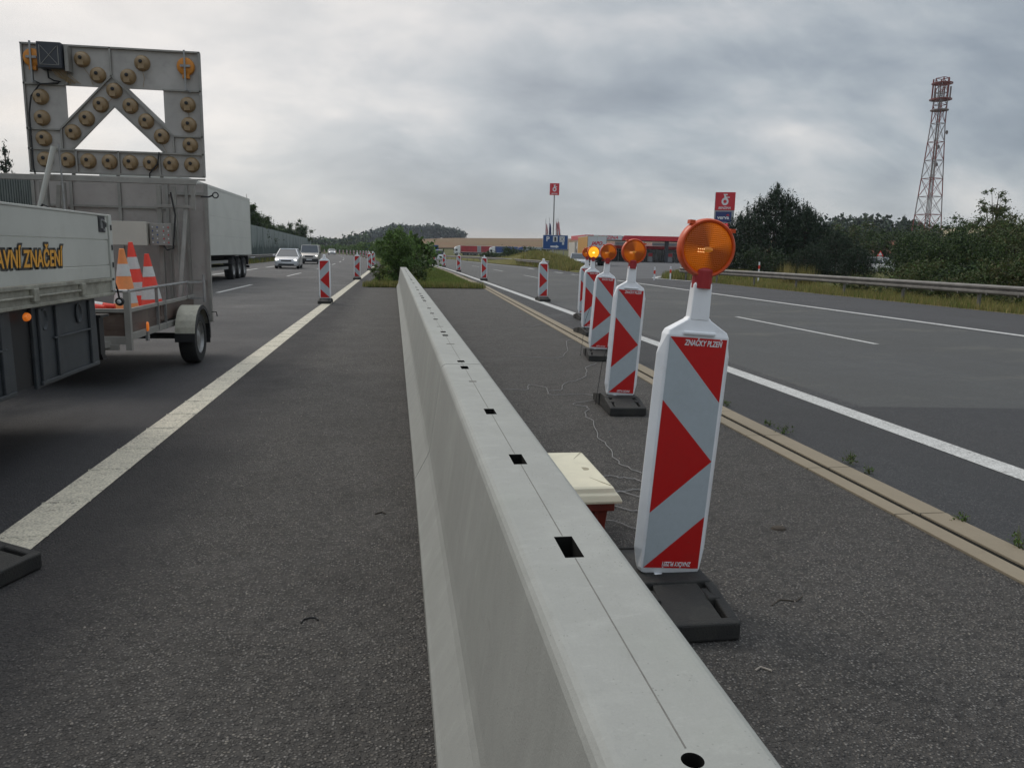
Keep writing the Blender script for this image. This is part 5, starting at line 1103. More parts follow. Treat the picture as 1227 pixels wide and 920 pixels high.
def trailer_box(parent, x0, x1, y0, y1, z0, z1, m_, seams=True):
    d = MB(); d.box(x0, x1, y0, y1, z0, z1); o = d.build('box_body', m_, parent, bevel=.02)
    if seams:
        e = MB()
        for s, x in ((1, x1), (-1, x0)):
            xa, xb = sorted((x, x+s*.012)); e.box(xa, xb, y0, y1, z0-.01, z0+.14); e.box(xa, xb, y0, y1, z1-.10, z1+.005); e.box(xa, xb, y1-.10, y1+.005, z0+.14, z1-.10)
        e.box(x0, x1, y1, y1+.02, z1-.12, z1); e.build('frame_profile', M['lorry_w'], o)
    return o
def cabin(parent, x0, x1, y0, y1, h, m_):
    d = MB(); d.prism([(y0+.05,.5),(y0,1.3),(y0+.15,2.3),(y0+.6,h-.45),(y1,h),(y1,.8),(y0+.9,.8)], x0+.05, x1-.05, 'x'); o = d.build('cab', m_, parent, bevel=.08)
    g = MB(); g.box(x0+.20, x1-.20, y0-.01, y0+.13, 1.55, 2.35); g.build('windscreen', M['glass'], o)
    g = MB()
    for x in (x0+.04, x1-.06): g.box(x, x+.02, y0+.35, y0+1.2, 1.6, 2.3)
    g.build('side_window', M['glass'], o)
    g = MB(); g.box(x0+.25, x1-.25, y0-.012, y0+.1, .75, 1.35); g.build('grille', M['dark'], o)
    return o
def semi(name, x, y, rz, label, cabm, boxm, L_=13.4, group=None, H_=3.95, front=-1, z=0, rear_sign=None):
    """articulated lorry, its cab at local -y, box from 3.0 on; origin between the cab and the box front"""
    t = empty(name, (x, y, z), rz, label, 'lorry', group)
    cabin(t, -1.22, 1.22, -2.6, -.35, 3.6, cabm); trailer_box(t, -1.27, 1.27, 0, L_, 1.15, H_, boxm)
    d = MB(); d.box(-.5, .5, -2.3, L_-.1, .75, 1.12); d.build('chassis', M['black'], t)
    for s in (-1, 1):
        for yy in (-1.6, 1.3): wheel(t, s*1.05, yy, .5, .3, side=s)
        for yy in (L_-4.3, L_-3.0, L_-1.7): wheel(t, s*1.05, yy, .5, .36, side=s)
        for a, b in ((L_-5.0, L_-.85),): 
            for yy in (L_-4.3, L_-3.0, L_-1.7):
                d = MB()
                for k in range(8):
                    a0, a1 = R(20+k*17.5), R(20+(k+1)*17.5); xa, xb = sorted((s*.84, s*1.26)); c0, s0, c1, s1 = math.cos(a0)*.57, math.sin(a0)*.57, math.cos(a1)*.57, math.sin(a1)*.57
                    d.add([(xa, yy+c0, .5+s0), (xb, yy+c0, .5+s0), (xb, yy+c1, .5+s1), (xa, yy+c1, .5+s1)], [(0,1,2,3)])
                d.build('mudguard', M['dark'], t, fixn=False)
        d = MB(); xa, xb = sorted((s*1.12, s*1.20)); d.box(xa, xb, 3.0, 8.0, .50, .62); d.box(xa, xb, 3.0, 8.0, .78, .90); d.build('side_guard', M['galv'], t)
    d = MB(); d.box(-1.2, 1.2, L_-.30, L_-.22, .45, .58); d.box(-1.15, -.7, L_-.35, L_-.2, .62, 1.08); d.box(.7, 1.15, L_-.35, L_-.2, .62, 1.08); d.build('underrun_bar', M['black'], t)
    for s in (-1, 1): d = MB(); d.box(s*.95-.2, s*.95+.2, L_-.20, L_-.17, .68, .82); d.build('tail_light', M['taillight'], t)
    return t
lt = semi('white_semitrailer_lorry', -8.78, 28.9, 0, 'long white box lorry passing behind the arrow board on the left carriageway', M['truck_white'], M['lorry_w'])
d = MB()
for zc in (1.95, 2.75): d.box(1.2705, 1.2725, .15, 13.2, zc, zc+.006)
d.build('panel_joint', M['galv'], lt)
d = MB(); d.tube([(1.27, 13.2, .98), (1.42, 13.35, .98)], .02, 6); d.lathe([(0, .02), (.035, 0), (0, -.02)], 10, M=Matrix.Translation((1.44, 13.36, 1.0))); d.build('outline_lamp', M['letter_w'], lt)

# lorries parked beyond the right carriageway
G = 'lorries parked in the far rest area'
for i, (x, y, rz, lab, c, b, L_) in enumerate([
    (23.5, 288, 86, 'far parked lorry with a white cab, leftmost of the red row', 'white_car', 'red_tarp', 6.0), (27.0, 290, 84, 'far parked red lorry, second of the red row', 'red_tarp', 'grey_tarp', 4.0),
    (30.2, 291, 84, 'far parked red lorry with a red trailer, just left of the blue one', 'red_tarp', 'red_tarp', 6.0),
    (36.2, 286, 88, 'far parked lorry with a white cab and long blue tarpaulin', 'white_car', 'blue_tarp', 8.2), (47.0, 289, 88, 'far parked lorry with a pale grey tarpaulin behind the blue one', 'blue_tarp', 'grey_tarp', 7.0)]):
    z = terr(x, y); t = semi('parked_lorry', x, y, -R(rz), lab, M[c], M[b], L_, G, H_=3.6, z=z)
# lorry with the yellow tarpaulin seen from behind
jl = semi('yellow_lorry', 19.6, 113.0, 0, 'yellow-sided lorry with a white rear door lettered in red, leaving the station road', M['white_car'], M['yellow_tarp'], 10.0, None, 3.95)
jl.rotation_euler = (0, 0, R(180-5.7)); jl.location = (27.56, 111.8, 0)
d = MB(); d.box(-1.26, -.01, 10.022, 10.045, 1.2, 3.82); d.box(.01, 1.26, 10.022, 10.045, 1.2, 3.82); o = d.build('rear_door', M['sta_white'], jl, bevel=.01)
me = text('lettering', 'JAPO', .62, M['sta_red'], jl, (0, 0, 0), '-y', shear=.3, offset=.03, sx=1.0); me.data.transform(Matrix.Translation((.05, 10.055, 2.95)) @ Matrix.Rotation(math.pi, 4, 'Z'))
d = MB(); d.box(-1.27, 1.27, 10.03, 10.06, 1.05, 1.2); d.box(-1.29, -1.26, 10.0, 10.06, 1.1, 3.95); d.box(1.26, 1.29, 10.0, 10.06, 1.1, 3.95); d.build('door_frame', M['dark'], jl)

# ------------------------------------------------------------------ noise wall, guardrails
def wall(name, label, P0, P1, h0, h1, face_m, post_step, painted=False):
    v = Vector((P1[0]-P0[0], P1[1]-P0[1], 0)); Ln = v.length; t = empty(name, (P0[0], P0[1], 0), math.atan2(v.y, v.x), label, 'noise wall'); n = max(1, round(Ln/post_step)); hh = lambda u: h0+(h1-h0)*u
    rg = random.Random(int(Ln))
    for i in range(n):
        a, b = Ln*i/n, Ln*(i+1)/n; d = MB(); d.box(a+.06, b-.06, -.06, .06, -.1, hh(i/n))
        if not painted:
            m2 = int((b-a)/.22)
            for k in range(m2): x = a+.12+(b-a-.24)*k/m2; d.box(x, x+.10, -.095, -.06, .05, hh(i/n)-.05)
        pnl = d.build('wall_panel', face_m, t)
        if painted:
            e = MB(); x = a+.1; fr = -.064
            while x < b-.5:
                w = rg.uniform(1.6, 4.0); hgt = rg.uniform(2.2, 3.6)*(.6 if rg.random() < .35 else 1); w = min(w, b-.1-x)
                e.add([(x, fr, 1.25), (x+w, fr, 1.25), (x+w*.74, fr, 1.25+hgt*.16), (x+w*.60, fr, 1.25+hgt*.34), (x+w*.5, fr, min(1.25+hgt*.72, hh(i/n)-.15)), (x+w*.38, fr, 1.25+hgt*.32), (x+w*.22, fr, 1.25+hgt*.14)], [(0,1,2,3,4,5,6)]); x += w*.72
            e.add([(a+.06, fr-.001, .0), (b-.06, fr-.001, .0), (b-.06, fr-.001, 1.27), (a+.06, fr-.001, 1.27)], [(0,1,2,3)]); e.build('painted_treeline', M['wall_dark'], pnl, fixn=False)
    for i in range(n+1):
        x = Ln*i/n; d = MB(); d.box(x-.055, x+.055, -.10, .10, -.1, hh(min(i, n-1)/n)+.04); d.build('wall_post', M['wall_light'] if painted else M['galv_rail'], t)
    return t
wall('noise_wall', 'ribbed grey noise wall at the far left edge, behind the arrow board', (-13.6, 14.0), (-15.2, 66.0), 3.9, 4.0, M['wall_grey'], 4.0)
wall('noise_wall', 'dark green noise wall painted with a row of fir trees, behind the silver car', (-15.2, 66.2), (-16.4, 100.0), 4.0, 3.95, M['wall_light'], 5.0, True)
wall('noise_wall', 'farther stretch of the painted noise wall, bending left behind the van', (-16.4, 100.2), (-22.6, 214.0), 3.95, 3.9, M['wall_light'], 7.0, True)
def guardrail(label, pts, ht=.80, step=4.0, name='guardrail', blocks=True, side=-1, m_='galv_rail'):
    t = empty(name, (pts[0][0], pts[0][1], 0), 0, label, 'guardrail'); o0 = Vector((pts[0][0], pts[0][1], 0)); P = [Vector((x, y, 0))-o0 for x, y, *_ in pts]; Zs = [p[2] if len(p) > 2 else ht for p in pts]
    prof = [(0, .0), (.015, -.012), (.065, -.050), (.065, -.100), (.010, -.140), (.010, -.175), (.065, -.215), (.065, -.265), (.015, -.303), (0, -.315)]
    b = MB(); n = len(prof); nb = []
    for i, p in enumerate(P):
        d_ = (P[min(i+1, len(P)-1)]-P[max(i-1, 0)]).normalized(); nr = Vector((-d_.y, d_.x, 0))*(1 if side < 0 else -1)
        for a, c in prof: b.v.append(tuple(p+nr*a+Vector((0, 0, Zs[i]+c))))
        for a, c in reversed(prof): b.v.append(tuple(p+nr*(a-.006)+Vector((0, 0, Zs[i]+c+.002))))
    m2 = 2*n
    for i in range(len(P)-1):
        for k in range(m2): a = i*m2+k; c = i*m2+(k+1) % m2; b.f.append((a, c, c+m2, a+m2)); b.m.append(0)
    b.f.append(tuple(range(m2))); b.m.append(0); b.f.append(tuple((len(P)-1)*m2+k for k in range(m2))); b.m.append(0)
    b.build('rail', M[m_], t)
    acc = 1.0; posts = 0; s_ = 0
    for i in range(len(P)-1):
        seg = (P[i+1]-P[i]).length; d_ = (P[i+1]-P[i]).normalized(); nr = Vector((-d_.y, d_.x, 0))*(-1 if side < 0 else 1)
        while acc < seg:
            p = P[i]+d_*acc; z = Zs[i]+(Zs[i+1]-Zs[i])*acc/seg
            if posts < 95:
                M_ = Matrix.Translation(p+nr*.16) @ Matrix.Rotation(math.atan2(d_.y, d_.x), 4, 'Z')
                q = MB(); q.box(-.05, .05, -.035, .035, -.2, z-.02, M=M_); q.box(-.05, .05, -.16 if side > 0 else .035, -.035 if side > 0 else .155, z-.24, z-.06, M=M_); q.build('post', M[m_], t); posts += 1
            acc += step
        acc -= seg
    if blocks:     # the crash beam's stiffening clips
        q = MB(); acc = .5
        for i in range(len(P)-1):
            seg = (P[i+1]-P[i]).length; d_ = (P[i+1]-P[i]).normalized(); nr = Vector((-d_.y, d_.x, 0))*(1 if side < 0 else -1)
            while acc < seg:
                z = Zs[i]+(Zs[i+1]-Zs[i])*acc/seg; p = P[i]+d_*acc+nr*.03; Mx = Matrix.Translation(p) @ Matrix.Rotation(math.atan2(d_.y, d_.x), 4, 'Z'); q.box(-.02, .02, -.045, .045, z-.335, z-.25, M=Mx); acc += 1.33
            acc -= seg
        q.build('rail_clip', M[m_], t)
    return t
guardrail('long weathered steel guardrail on the right verge in front of the dark trees', [(18.75, -6), (18.75, 6), (18.78, 14), (18.85, 20), (18.95, 27), (19.0, 33), (18.8, 38), (18.3, 43), (17.9, 47.5)], ht=.80)
guardrail('guardrail branching off along the station entrance behind the verge tip', [(18.25, 47.9), (19.6, 52), (22.3, 58), (26, 65), (31, 72), (38, 79)], ht=.78)
guardrail('thin guardrail low in the grass below the far parked lorries', [(15.4, 78), (15.2, 86), (14.6, 100), (14.1, 115), (10.6, 137), (7.5, 160), (1.5, 190), (-7, 220)], ht=.75, blocks=False)
guardrail('guardrail along the foot of the green noise wall', [(-13.5, 20), (-13.6, 60), (-14.2, 90), (-15.8, 120), (-18.6, 160), (-23, 210)], ht=.78, side=1)
def delineator(x, y, h, label, band='cone_red'):
    t = empty('marker_post', (x, y, 0), 0, label, 'marker post', 'low marker posts on the right verge'); d = MB(); d.prism([(-.055,-.03),(.055,-.03),(0,.06)], -.05, h, 'z'); o = d.build('post_body', M['white_pl'], t, bevel=.008)
    d = MB(); d.prism([(-.059,-.033),(.059,-.033),(0,.066)], h-.42, h-.20, 'z'); d.build('red_band', M[band], t); return t
delineator(22.1, 45.2, 1.25, 'white post with a red band rising above the right guardrail in front of the pine')
delineator(15.9, 46.6, .8, 'small white and red post on the verge tip, left of two') ; delineator(17.3, 47.6, .85, 'small white and red post on the verge tip, right of two')
delineator(17.05, 90.0, 1.5, 'white marker post on the bank left of the blue sign', 'sta_red')

# ------------------------------------------------------------------ signs, flags, totems, station
def sign_panel(d, x0, x1, z0, z1, y, t=.02): d.box(x0, x1, y-t, y, z0, z1); return d
def put_on(parent, o): o.parent = parent; return o
bs = empty('motorway_sign', (20.1, 98.1, 0), R(-9), 'blue rectangular sign with white P, fuel and food symbols over an arrow', 'road sign')
d = MB(); d.box(-1.6, 1.6, 0, .05, 2.02, 3.83); b_ = d.build('sign_panel', M['blue_sign'], bs, bevel=.01)
d = MB(); 
for a in ((-1.6,1.6,3.79,3.83),(-1.6,1.6,2.02,2.06),(-1.6,-1.56,2.06,3.79),(1.56,1.6,2.06,3.79)): d.box(a[0], a[1], -.012, -.002, a[2], a[3])
d.build('sign_border', M['sta_white'], b_)
text('lettering', 'P', .82, M['letter_w'], bs, (-.98, -.012, 3.30), offset=.02)
d = MB(); d.box(-.32, .28, -.012, -.002, 2.98, 3.68); d.box(.52, 1.16, -.012, -.002, 2.98, 3.68); d.box(.86, 1.12, -.012, -.002, 2.62, 2.94); d.build('pictogram_field', M['sta_white'], b_)
d = MB(); d.box(-.14, .08, -.018, -.013, 3.08, 3.58); d.box(-.18, .12, -.018, -.013, 3.05, 3.09); d.bar((.10,-.016,3.45),(.17,-.016,3.38),.03,.005); d.bar((.17,-.016,3.38),(.17,-.016,3.12),.03,.005); d.bar((.64,-.016,3.08),(1.04,-.016,3.58),.05,.005,up=(0,1,0)); d.bar((1.04,-.017,3.08),(.64,-.017,3.58),.05,.006,up=(0,1,0)); d.build('pictogram', M['ink'], b_)
d = MB(); d.prism([(-.62,2.27),(.10,2.27),(.10,2.16),(.48,2.38),(.10,2.60),(.10,2.49),(-.62,2.49)], -.012, -.002, 'y'); d.build('arrow', M['letter_w'], b_)
for x in (-1.1, 1.1): d = MB(); d.tube([(x, .1, 0), (x, .1, 3.7)], .06, 10); d.build('post', M['galv'], bs, smooth=True)
for x, y, s, lab in ((12.1, 251, 1.0, 'small far blue sign left of the parked red lorries'), (-6.6, 183, 1.0, 'small far blue sign left of the bush, above the distant beacons')):
    t = empty('blue_sign', (x, y, 0), 0, lab, 'road sign'); d = MB(); d.box(-1.2, 1.2, 0, .05, 1.6, 3.4 if x > 0 else 2.7); d.build('sign_panel', M['blue_sign'], t); d = MB(); d.tube([(-.7,.08,0),(-.7,.08,1.7)], .05, 6); d.tube([(.7,.08,0),(.7,.08,1.7)], .05, 6); d.build('post', M['galv'], t)
def emblem(parent, x, z, s, y, m_):
    """round pump-like mark: a ring with a dog-leg stroke above it"""
    d = MB(); T = Matrix.Translation((x, y, z-.12*s)) @ Matrix.Rotation(R(90), 4, 'X')
    n = 20; r1, r2 = .30*s, .13*s; v = []; f = []
    for k in range(n): a = 2*math.pi*k/n; v += [(x+math.cos(a)*r1*.9, y, z-.12*s+math.sin(a)*r1), (x+math.cos(a)*r2, y, z-.12*s+math.sin(a)*r2)]
    for k in range(n): f.append((2*k, 2*k+1, (2*k+3) % (2*n), (2*k+2) % (2*n)))
    d.add(v, f); d.add([(x-.06*s, y-.002, z+.16*s), (x+.34*s, y-.002, z+.16*s), (x+.34*s, y-.002, z+.24*s), (x+.08*s, y-.002, z+.24*s), (x+.02*s, y-.002, z+.36*s), (x+.20*s, y-.002, z+.36*s), (x+.14*s, y-.002, z+.46*s), (x-.16*s, y-.002, z+.46*s), (x-.10*s, y-.002, z+.36*s)], [(0,1,2,3,4,8),(4,5,6,7,8)])
    return d.build('emblem', m_, parent, fixn=False)
tt = empty('station_totem', (45.3, 104.4, 0), R(-23.5), 'tall grey totem with red emblem panel over a navy panel, beside the dark pine', 'totem sign')
d = MB(); d.box(-1.35, 1.35, 0, .5, 0, 10.35); d.build('totem_body', M['sta_grey'], tt, bevel=.03)
d = MB(); d.box(-1.28, 1.38, -.05, -.003, 7.95, 10.40); rp = d.build('red_panel', M['sta_red'], tt, bevel=.01); emblem(tt, .02, 9.35, 1.75, -.056, M['letter_w']); text('lettering', 'BENZINA', .42, M['letter_w'], tt, (.0, -.056, 8.25), shear=.2, offset=.01, sx=.95)
d = MB(); d.box(-1.15, 1.0, -.03, -.003, 6.35, 7.75); d.build('navy_panel', M['navy'], tt); text('lettering', 'verva', .72, M['letter_w'], tt, (-.1, -.036, 6.95), offset=.02, sx=1.0); d = MB(); d.prism([(.25,7.22),(.75,7.18),(.55,7.45)], -.036, -.031, 'y'); d.build('red_swoosh', M['sta_red'], tt)
d = MB(); d.box(-.55, .80, -.03, -.003, 5.2, 6.15); d.build('red_price_panel', mat_emit('lit_red_panel', (0.9, 0.03, 0.05), 0.35, (0.5, 0.02, 0.03)), tt)
mt = empty('emblem_mast', (39.6, 196.3, 0), R(-11.4), 'slim tall mast with a square red emblem panel above the blue sign', 'totem sign')
d = MB(); d.tube([(0, .3, 0), (0, .3, 18.6)], [.22, .14], 10); d.build('mast', M['galv'], mt, smooth=True); d = MB(); d.box(-1.2, 1.2, 0, .3, 16.1, 19.0); d.build('red_panel', M['sta_red'], mt, bevel=.03); emblem(mt, 0, 17.75, 1.9, -.012, M['letter_w']); text('lettering', 'BENZINA', .36, M['letter_w'], mt, (0, -.012, 16.45), shear=.2, offset=.01)
for i, (x, y, lab, m_) in enumerate([(33.9, 177, 'drooping red and white flag, leftmost above the blue sign', 'red_tarp'), (34.9, 178, 'drooping dark blue flag, second from left above the blue sign', 'navy'), (36.3, 177, 'drooping red and white flag just right of the thin mast', 'red_tarp'), (36.95, 178, 'drooping dark red flag, rightmost above the blue sign', 'sta_red')]):
    t = empty('flagpole', (x, y, 0), R(-11), lab, 'flag'); d = MB(); d.tube([(0,0,0),(0,0,9.3+.3*(i % 2))], .05, 6); d.build('pole', M['galv'], t); h = 8.3+.2*i
    d = MB(); rg = random.Random(i); pts = [[(.04+.75*u*(.35+.65*v_)+.06*math.sin(5*v_+i), .10*math.sin(9*u+3*v_+i), h-3.1*v_-.35*u) for u in (0, .33, .66, 1)] for v_ in (0, .2, .4, .6, .8, 1)]
    for r_ in pts: d.v += r_
    for a in range(5):
        for b2 in range(3): k = a*4+b2; d.f.append((k, k+1, k+5, k+4)); d.m.append(1 if (b2+a//3) % 2 and i != 1 else 0)
    o = d.build('flag_cloth', [M[m_], M['sta_white']], t, fixn=False, smooth=True); o.modifiers.new('thickness', 'SOLIDIFY').thickness = .02
# filling station
st = empty('filling_station', (55.5, 165, 0), R(-2), 'filling station with a long red-edged canopy and a glass shop front', 'filling station')
d = MB(); d.box(-14.9, 19, -.2, 16, 4.75, 5.55); d.build('canopy', M['sta_grey'], st)
d = MB(); d.box(-13.2, -7.0, -.30, -.21, 4.70, 5.66); d.build('canopy_name_board', M['sta_white'], st)
d = MB(); d.prism([(-6.98, 4.70), (19.2, 4.70), (19.2, 5.66), (-6.5, 5.66)], -.30, -.205, 'y'); d.box(-15.0, -13.22, -.30, -.205, 4.70, 5.66); d.box(-15.1, -14.92, -.2, 16, 4.7, 5.66); d.box(-6.4, 19.2, -.33, -.302, 5.56, 5.70); d.build('canopy_fascia', M['sta_red'], st)
text('lettering', 'BENZINA', .95, M['sta_red'], st, (-10.1, -.312, 5.17), shear=.25, offset=.02, sx=1.15)
for x in (-5.2, 3.6, 12.2):
    d = MB(); d.box(x-.35, x+.35, .8, 1.5, 0, 4.75); d.build('canopy_column', M['box_dark'], st)
d = MB(); d.box(-13, 19, 22, 30, 0, 4.4); sh = d.build('shop', M['render_wall'], st)
d = MB(); d.box(-8.6, 19, 17.0, 22, 3.05, 3.75); d.build('shop_canopy', M['sta_red'], st)
d = MB(); d.box(-4.2, 3.2, 16.9, 17.1, 3.85, 4.65); d.box(5.0, 12.0, 16.9, 17.1, 3.85, 4.6); d.build('shop_name_board', M['sta_grey'], st)
d = MB(); d.box(-8.4, 18.8, 21.9, 21.98, 0, 3.0); gl = d.build('shop_window', M['glass'], st)
d = MB()
for i in range(18): x = -8.4+i*1.6; d.box(x-.06, x+.06, 21.8, 21.9, 0, 3.0)
d.box(-8.4, 18.8, 21.78, 21.88, 2.3, 2.4); d.build('window_frame', M['sta_grey'], gl)
d = MB(); d.box(1.0, 2.6, 15.2, 15.35, .3, 2.4); d.box(1.3, 2.3, 15.15, 15.2, 2.5, 3.0); d.build('poster', M['sta_white'], st)
for x in (-3.2, 1.0, 5.6, 9.6, 14.5):
    d = MB(); d.box(x-.5, x+.5, 4.4, 5.0, .15, 1.0); d.box(x-.5, x+.5, 4.4, 5.0, 1.25, 2.1); d.box(x-.45, x+.45, 4.45, 4.95, 1.0, 1.25); p = d.build('fuel_pump', M['sta_grey'], st); d = MB(); d.box(x-.48, x+.48, 4.38, 4.40, 1.3, 2.05); d.build('pump_display', M['sta_red'], p)

# house, warning sign and lamp between the trees
hs = empty('house', (118, 172, 0), R(25), 'pale house with a tiled roof glimpsed between the trees left of the tower', 'house')
d = MB(); d.box(-5, 5, -4, 4, 0, 3.2); wl = d.build('wall', M['render_wall'], hs); d = MB(); d.prism([(-5.4, 3.1), (5.4, 3.1), (0, 6.2)], -4.3, 4.3, 'y'); d.build('roof', M['roof_tile'], hs)
for x in (-3, 0, 3): d = MB(); d.box(x-.6, x+.6, -4.05, -4.005, 1.0, 2.3); d.build('window', M['glass'], hs)
ws = empty('warning_sign', (58.3, 87.4, 0), R(-33), 'red triangular warning sign on a pole above the white van between bushes', 'road sign')
d = MB(); d.prism([(-.38, 2.0), (.38, 2.0), (0, 2.7)], -.02, .02, 'y'); d.build('red_border', M['cone_red'], ws); d = MB(); d.prism([(-.24, 2.08), (.24, 2.08), (0, 2.52)], -.03, -.021, 'y'); d.build('white_field', M['letter_w'], ws); d = MB(); d.box(-.3, .3, -.02, .02, 1.55, 1.95); d.build('lower_plate', M['letter_w'], ws); d = MB(); d.tube([(0,.06,0),(0,.06,2.6)], .05, 8); d.build('post', M['galv'], ws)

# ------------------------------------------------------------------ lattice tower
tw = empty('lattice_tower', (126.6, 172.6, 0), R(18), 'tall red and white lattice telecom tower above the trees on the right', 'tower')
HT = 43.8
def tw_half(z): return interp(z, [0, 12, 26, 34, 43], [2.7, 2.05, 1.4, 1.05, 1.0])
band = lambda z: 'tower_red' if int(z/4.2) % 2 else 'tower_white'
C4 = [(-1,-1),(1,-1),(1,1),(-1,1)]
zs = [0, 4.2, 8.4, 12.6, 16.8, 21, 25.2, 29.4, 33.6, 37.8, 40.5, HT]
for sx, sy in C4:
    d = MB()
    for i in range(len(zs)-1): h0, h1 = tw_half(zs[i]), tw_half(zs[i+1]); d.bar((sx*h0, sy*h0, zs[i]), (sx*h1, sy*h1, zs[i+1]), .17, .17, mi=i % 2)
    d.build('leg', [M['tower_red'], M['tower_white']], tw)
for i in range(len(zs)-1):
    d = MB(); z0, z1 = zs[i], zs[i+1]; zm = (z0+z1)/2; h0, h1 = tw_half(z0), tw_half(z1); hm = tw_half(zm)
    for k in range(4):
        a, b = C4[k], C4[(k+1) % 4]
        P0, P1, Q0, Q1 = (a[0]*h0, a[1]*h0, z0), (b[0]*h0, b[1]*h0, z0), (a[0]*h1, a[1]*h1, z1), (b[0]*h1, b[1]*h1, z1)
        d.bar(P0, Q1, .07); d.bar(P1, Q0, .07); d.bar(Q0, Q1, .12)
    d.build('cross_bracing', M['tower_red'] if i % 2 == 0 else M['tower_white'], tw)
d = MB(); d.bar((-.25, 0, 0), (-.25, 0, 41), .12); d.bar((.25, 0, 0), (.25, 0, 41), .12)
for i in range(100): d.bar((-.25, 0, .4*i+.3), (.25, 0, .4*i+.3), .05)
d.build('ladder', M['galv_rail'], tw)
for z, r_ in ((36.6, 1.9), (39.0, 2.35), (42.6, 2.2)):
    d = MB(); n = 16
    for k in range(n):
        a0, a1 = 2*math.pi*k/n, 2*math.pi*(k+1)/n
        for q in (1.0, .72): d.bar((math.cos(a0)*r_*q, math.sin(a0)*r_*q, z), (math.cos(a1)*r_*q, math.sin(a1)*r_*q, z), .16, .22)
        d.bar((0, 0, z), (math.cos(a0)*r_, math.sin(a0)*r_, z), .09)
    d.build('platform', M['tower_red'] if z > 38 else M['tower_white'], tw)
for k in range(6): a = k*math.pi/3+.3; d = MB(); d.box(-.16, .16, -.10, .10, 39.3, 41.9 if k % 2 else 43.6, M=Matrix.Translation((math.cos(a)*1.9, math.sin(a)*1.9, 0)) @ Matrix.Rotation(a, 4, 'Z')); d.build('antenna', M['tower_white'] if k % 2 else M['tower_red'], tw)
for k, z in enumerate((24, 31.5, 28)): d = MB(); d.lathe([(0,-.05),(.35,0),(.5,.15)], 14, M=Matrix.Translation((1.2*(1 if k % 2 else -1), -1.5, z)) @ Matrix.Rotation(R(90), 4, 'X')); d.build('dish', M['tower_white'], tw)

# ------------------------------------------------------------------ trees and shrubs
def pol(a, r_): return r_*math.sin(R(a)), r_*math.cos(R(a))
tree('median_bush', .05, 36.6, 2.5, .9, 'large bushy green willow shrub in the grass at the far end of the concrete barrier', None, 'bush', ('leaf_willow', 'leaf'), (.75, .25), 30000, .042, 90, 11, low=.0, shell=.25, irr=.7, flat=.9, up=.8, base_r=.05)
tree('median_bush', -.75, 34.6, .95, .45, 'low weedy shrub at the left foot of the large willow shrub', None, 'bush', ('leaf_willow', 'leaf_olive'), None, 1800, .035, 22, 12, low=.02, trunk=True, base_r=.02)
tree('median_bush', .95, 35.2, 1.0, .5, 'low weedy shrub at the right foot of the large willow shrub', None, 'bush', ('leaf', 'leaf_olive'), None, 1800, .035, 22, 13, low=.02, trunk=True, base_r=.02)
hb = [tree('median_shrub', 0, 0, 2.3, 1.7, 'tiny distant shrub of the hedge between the carriageways round the left bend', 'distant hedge shrubs in the median', 'bush', ('leaf', 'leaf_willow'), None, 1500, .14, 26, 20+i, low=.02) for i in range(3)]
k = 0
for y in [45, 53, 62, 72]+[83+11*i for i in range(28)]:
    o = hb[k] if k < 3 else copy_tree(hb[k % 3]); o.location = (.9+off(y)+rnd.uniform(-.5, .5), y, 0); o.rotation_euler = (0, 0, rnd.random()*6); s = rnd.uniform(.75, 1.15)*(1.0 if y < 100 else 1.25); o.scale = (s, s, s); k += 1
PN = 'pines behind the right guardrail'
x, y = pol(26.9, 72); conifer(x, y, 7.7, 3.3, 'big dark bushy pine with upright shoots, tallest right of the grey totem', 31, PN, 34000, .13, bushy=True)
x, y = pol(28.9, 71); conifer(x, y, 6.0, 2.4, 'dark pine merging into the right flank of the biggest pine', 37, PN, 18000, .12, bushy=True)
x, y = pol(24.6, 75); conifer(x, y, 5.6, 2.3, 'dark pine low beside the big orange lamp, left of the biggest pine', 32, PN, 16000, .12, bushy=True)
x, y = pol(31.0, 63); conifer(x, y, 3.7, 1.9, 'low dark pine right of the biggest one, left of the white cars', 33, PN, 14000, .09, bushy=True)
x, y = pol(32.3, 58); conifer(x, y, 2.5, 1.3, 'smallest dark pine, directly left of the gap with the white cars', 34, PN, 8000, .08, bushy=True)
x, y = pol(29.4, 60); conifer(x, y, 2.6, 1.6, 'small dark pine in front of the biggest one, above the guardrail', 35, PN, 9000, .08, bushy=True)
x, y = pol(26.4, 60); tree('shrub', x, y, 2.4, 2.2, 'dark round shrub at the foot of the biggest pine', None, 'bush', ('leaf_dark',), None, 5000, .07, 34, 36, low=.0)
SH = 'bushes behind the right guardrail'
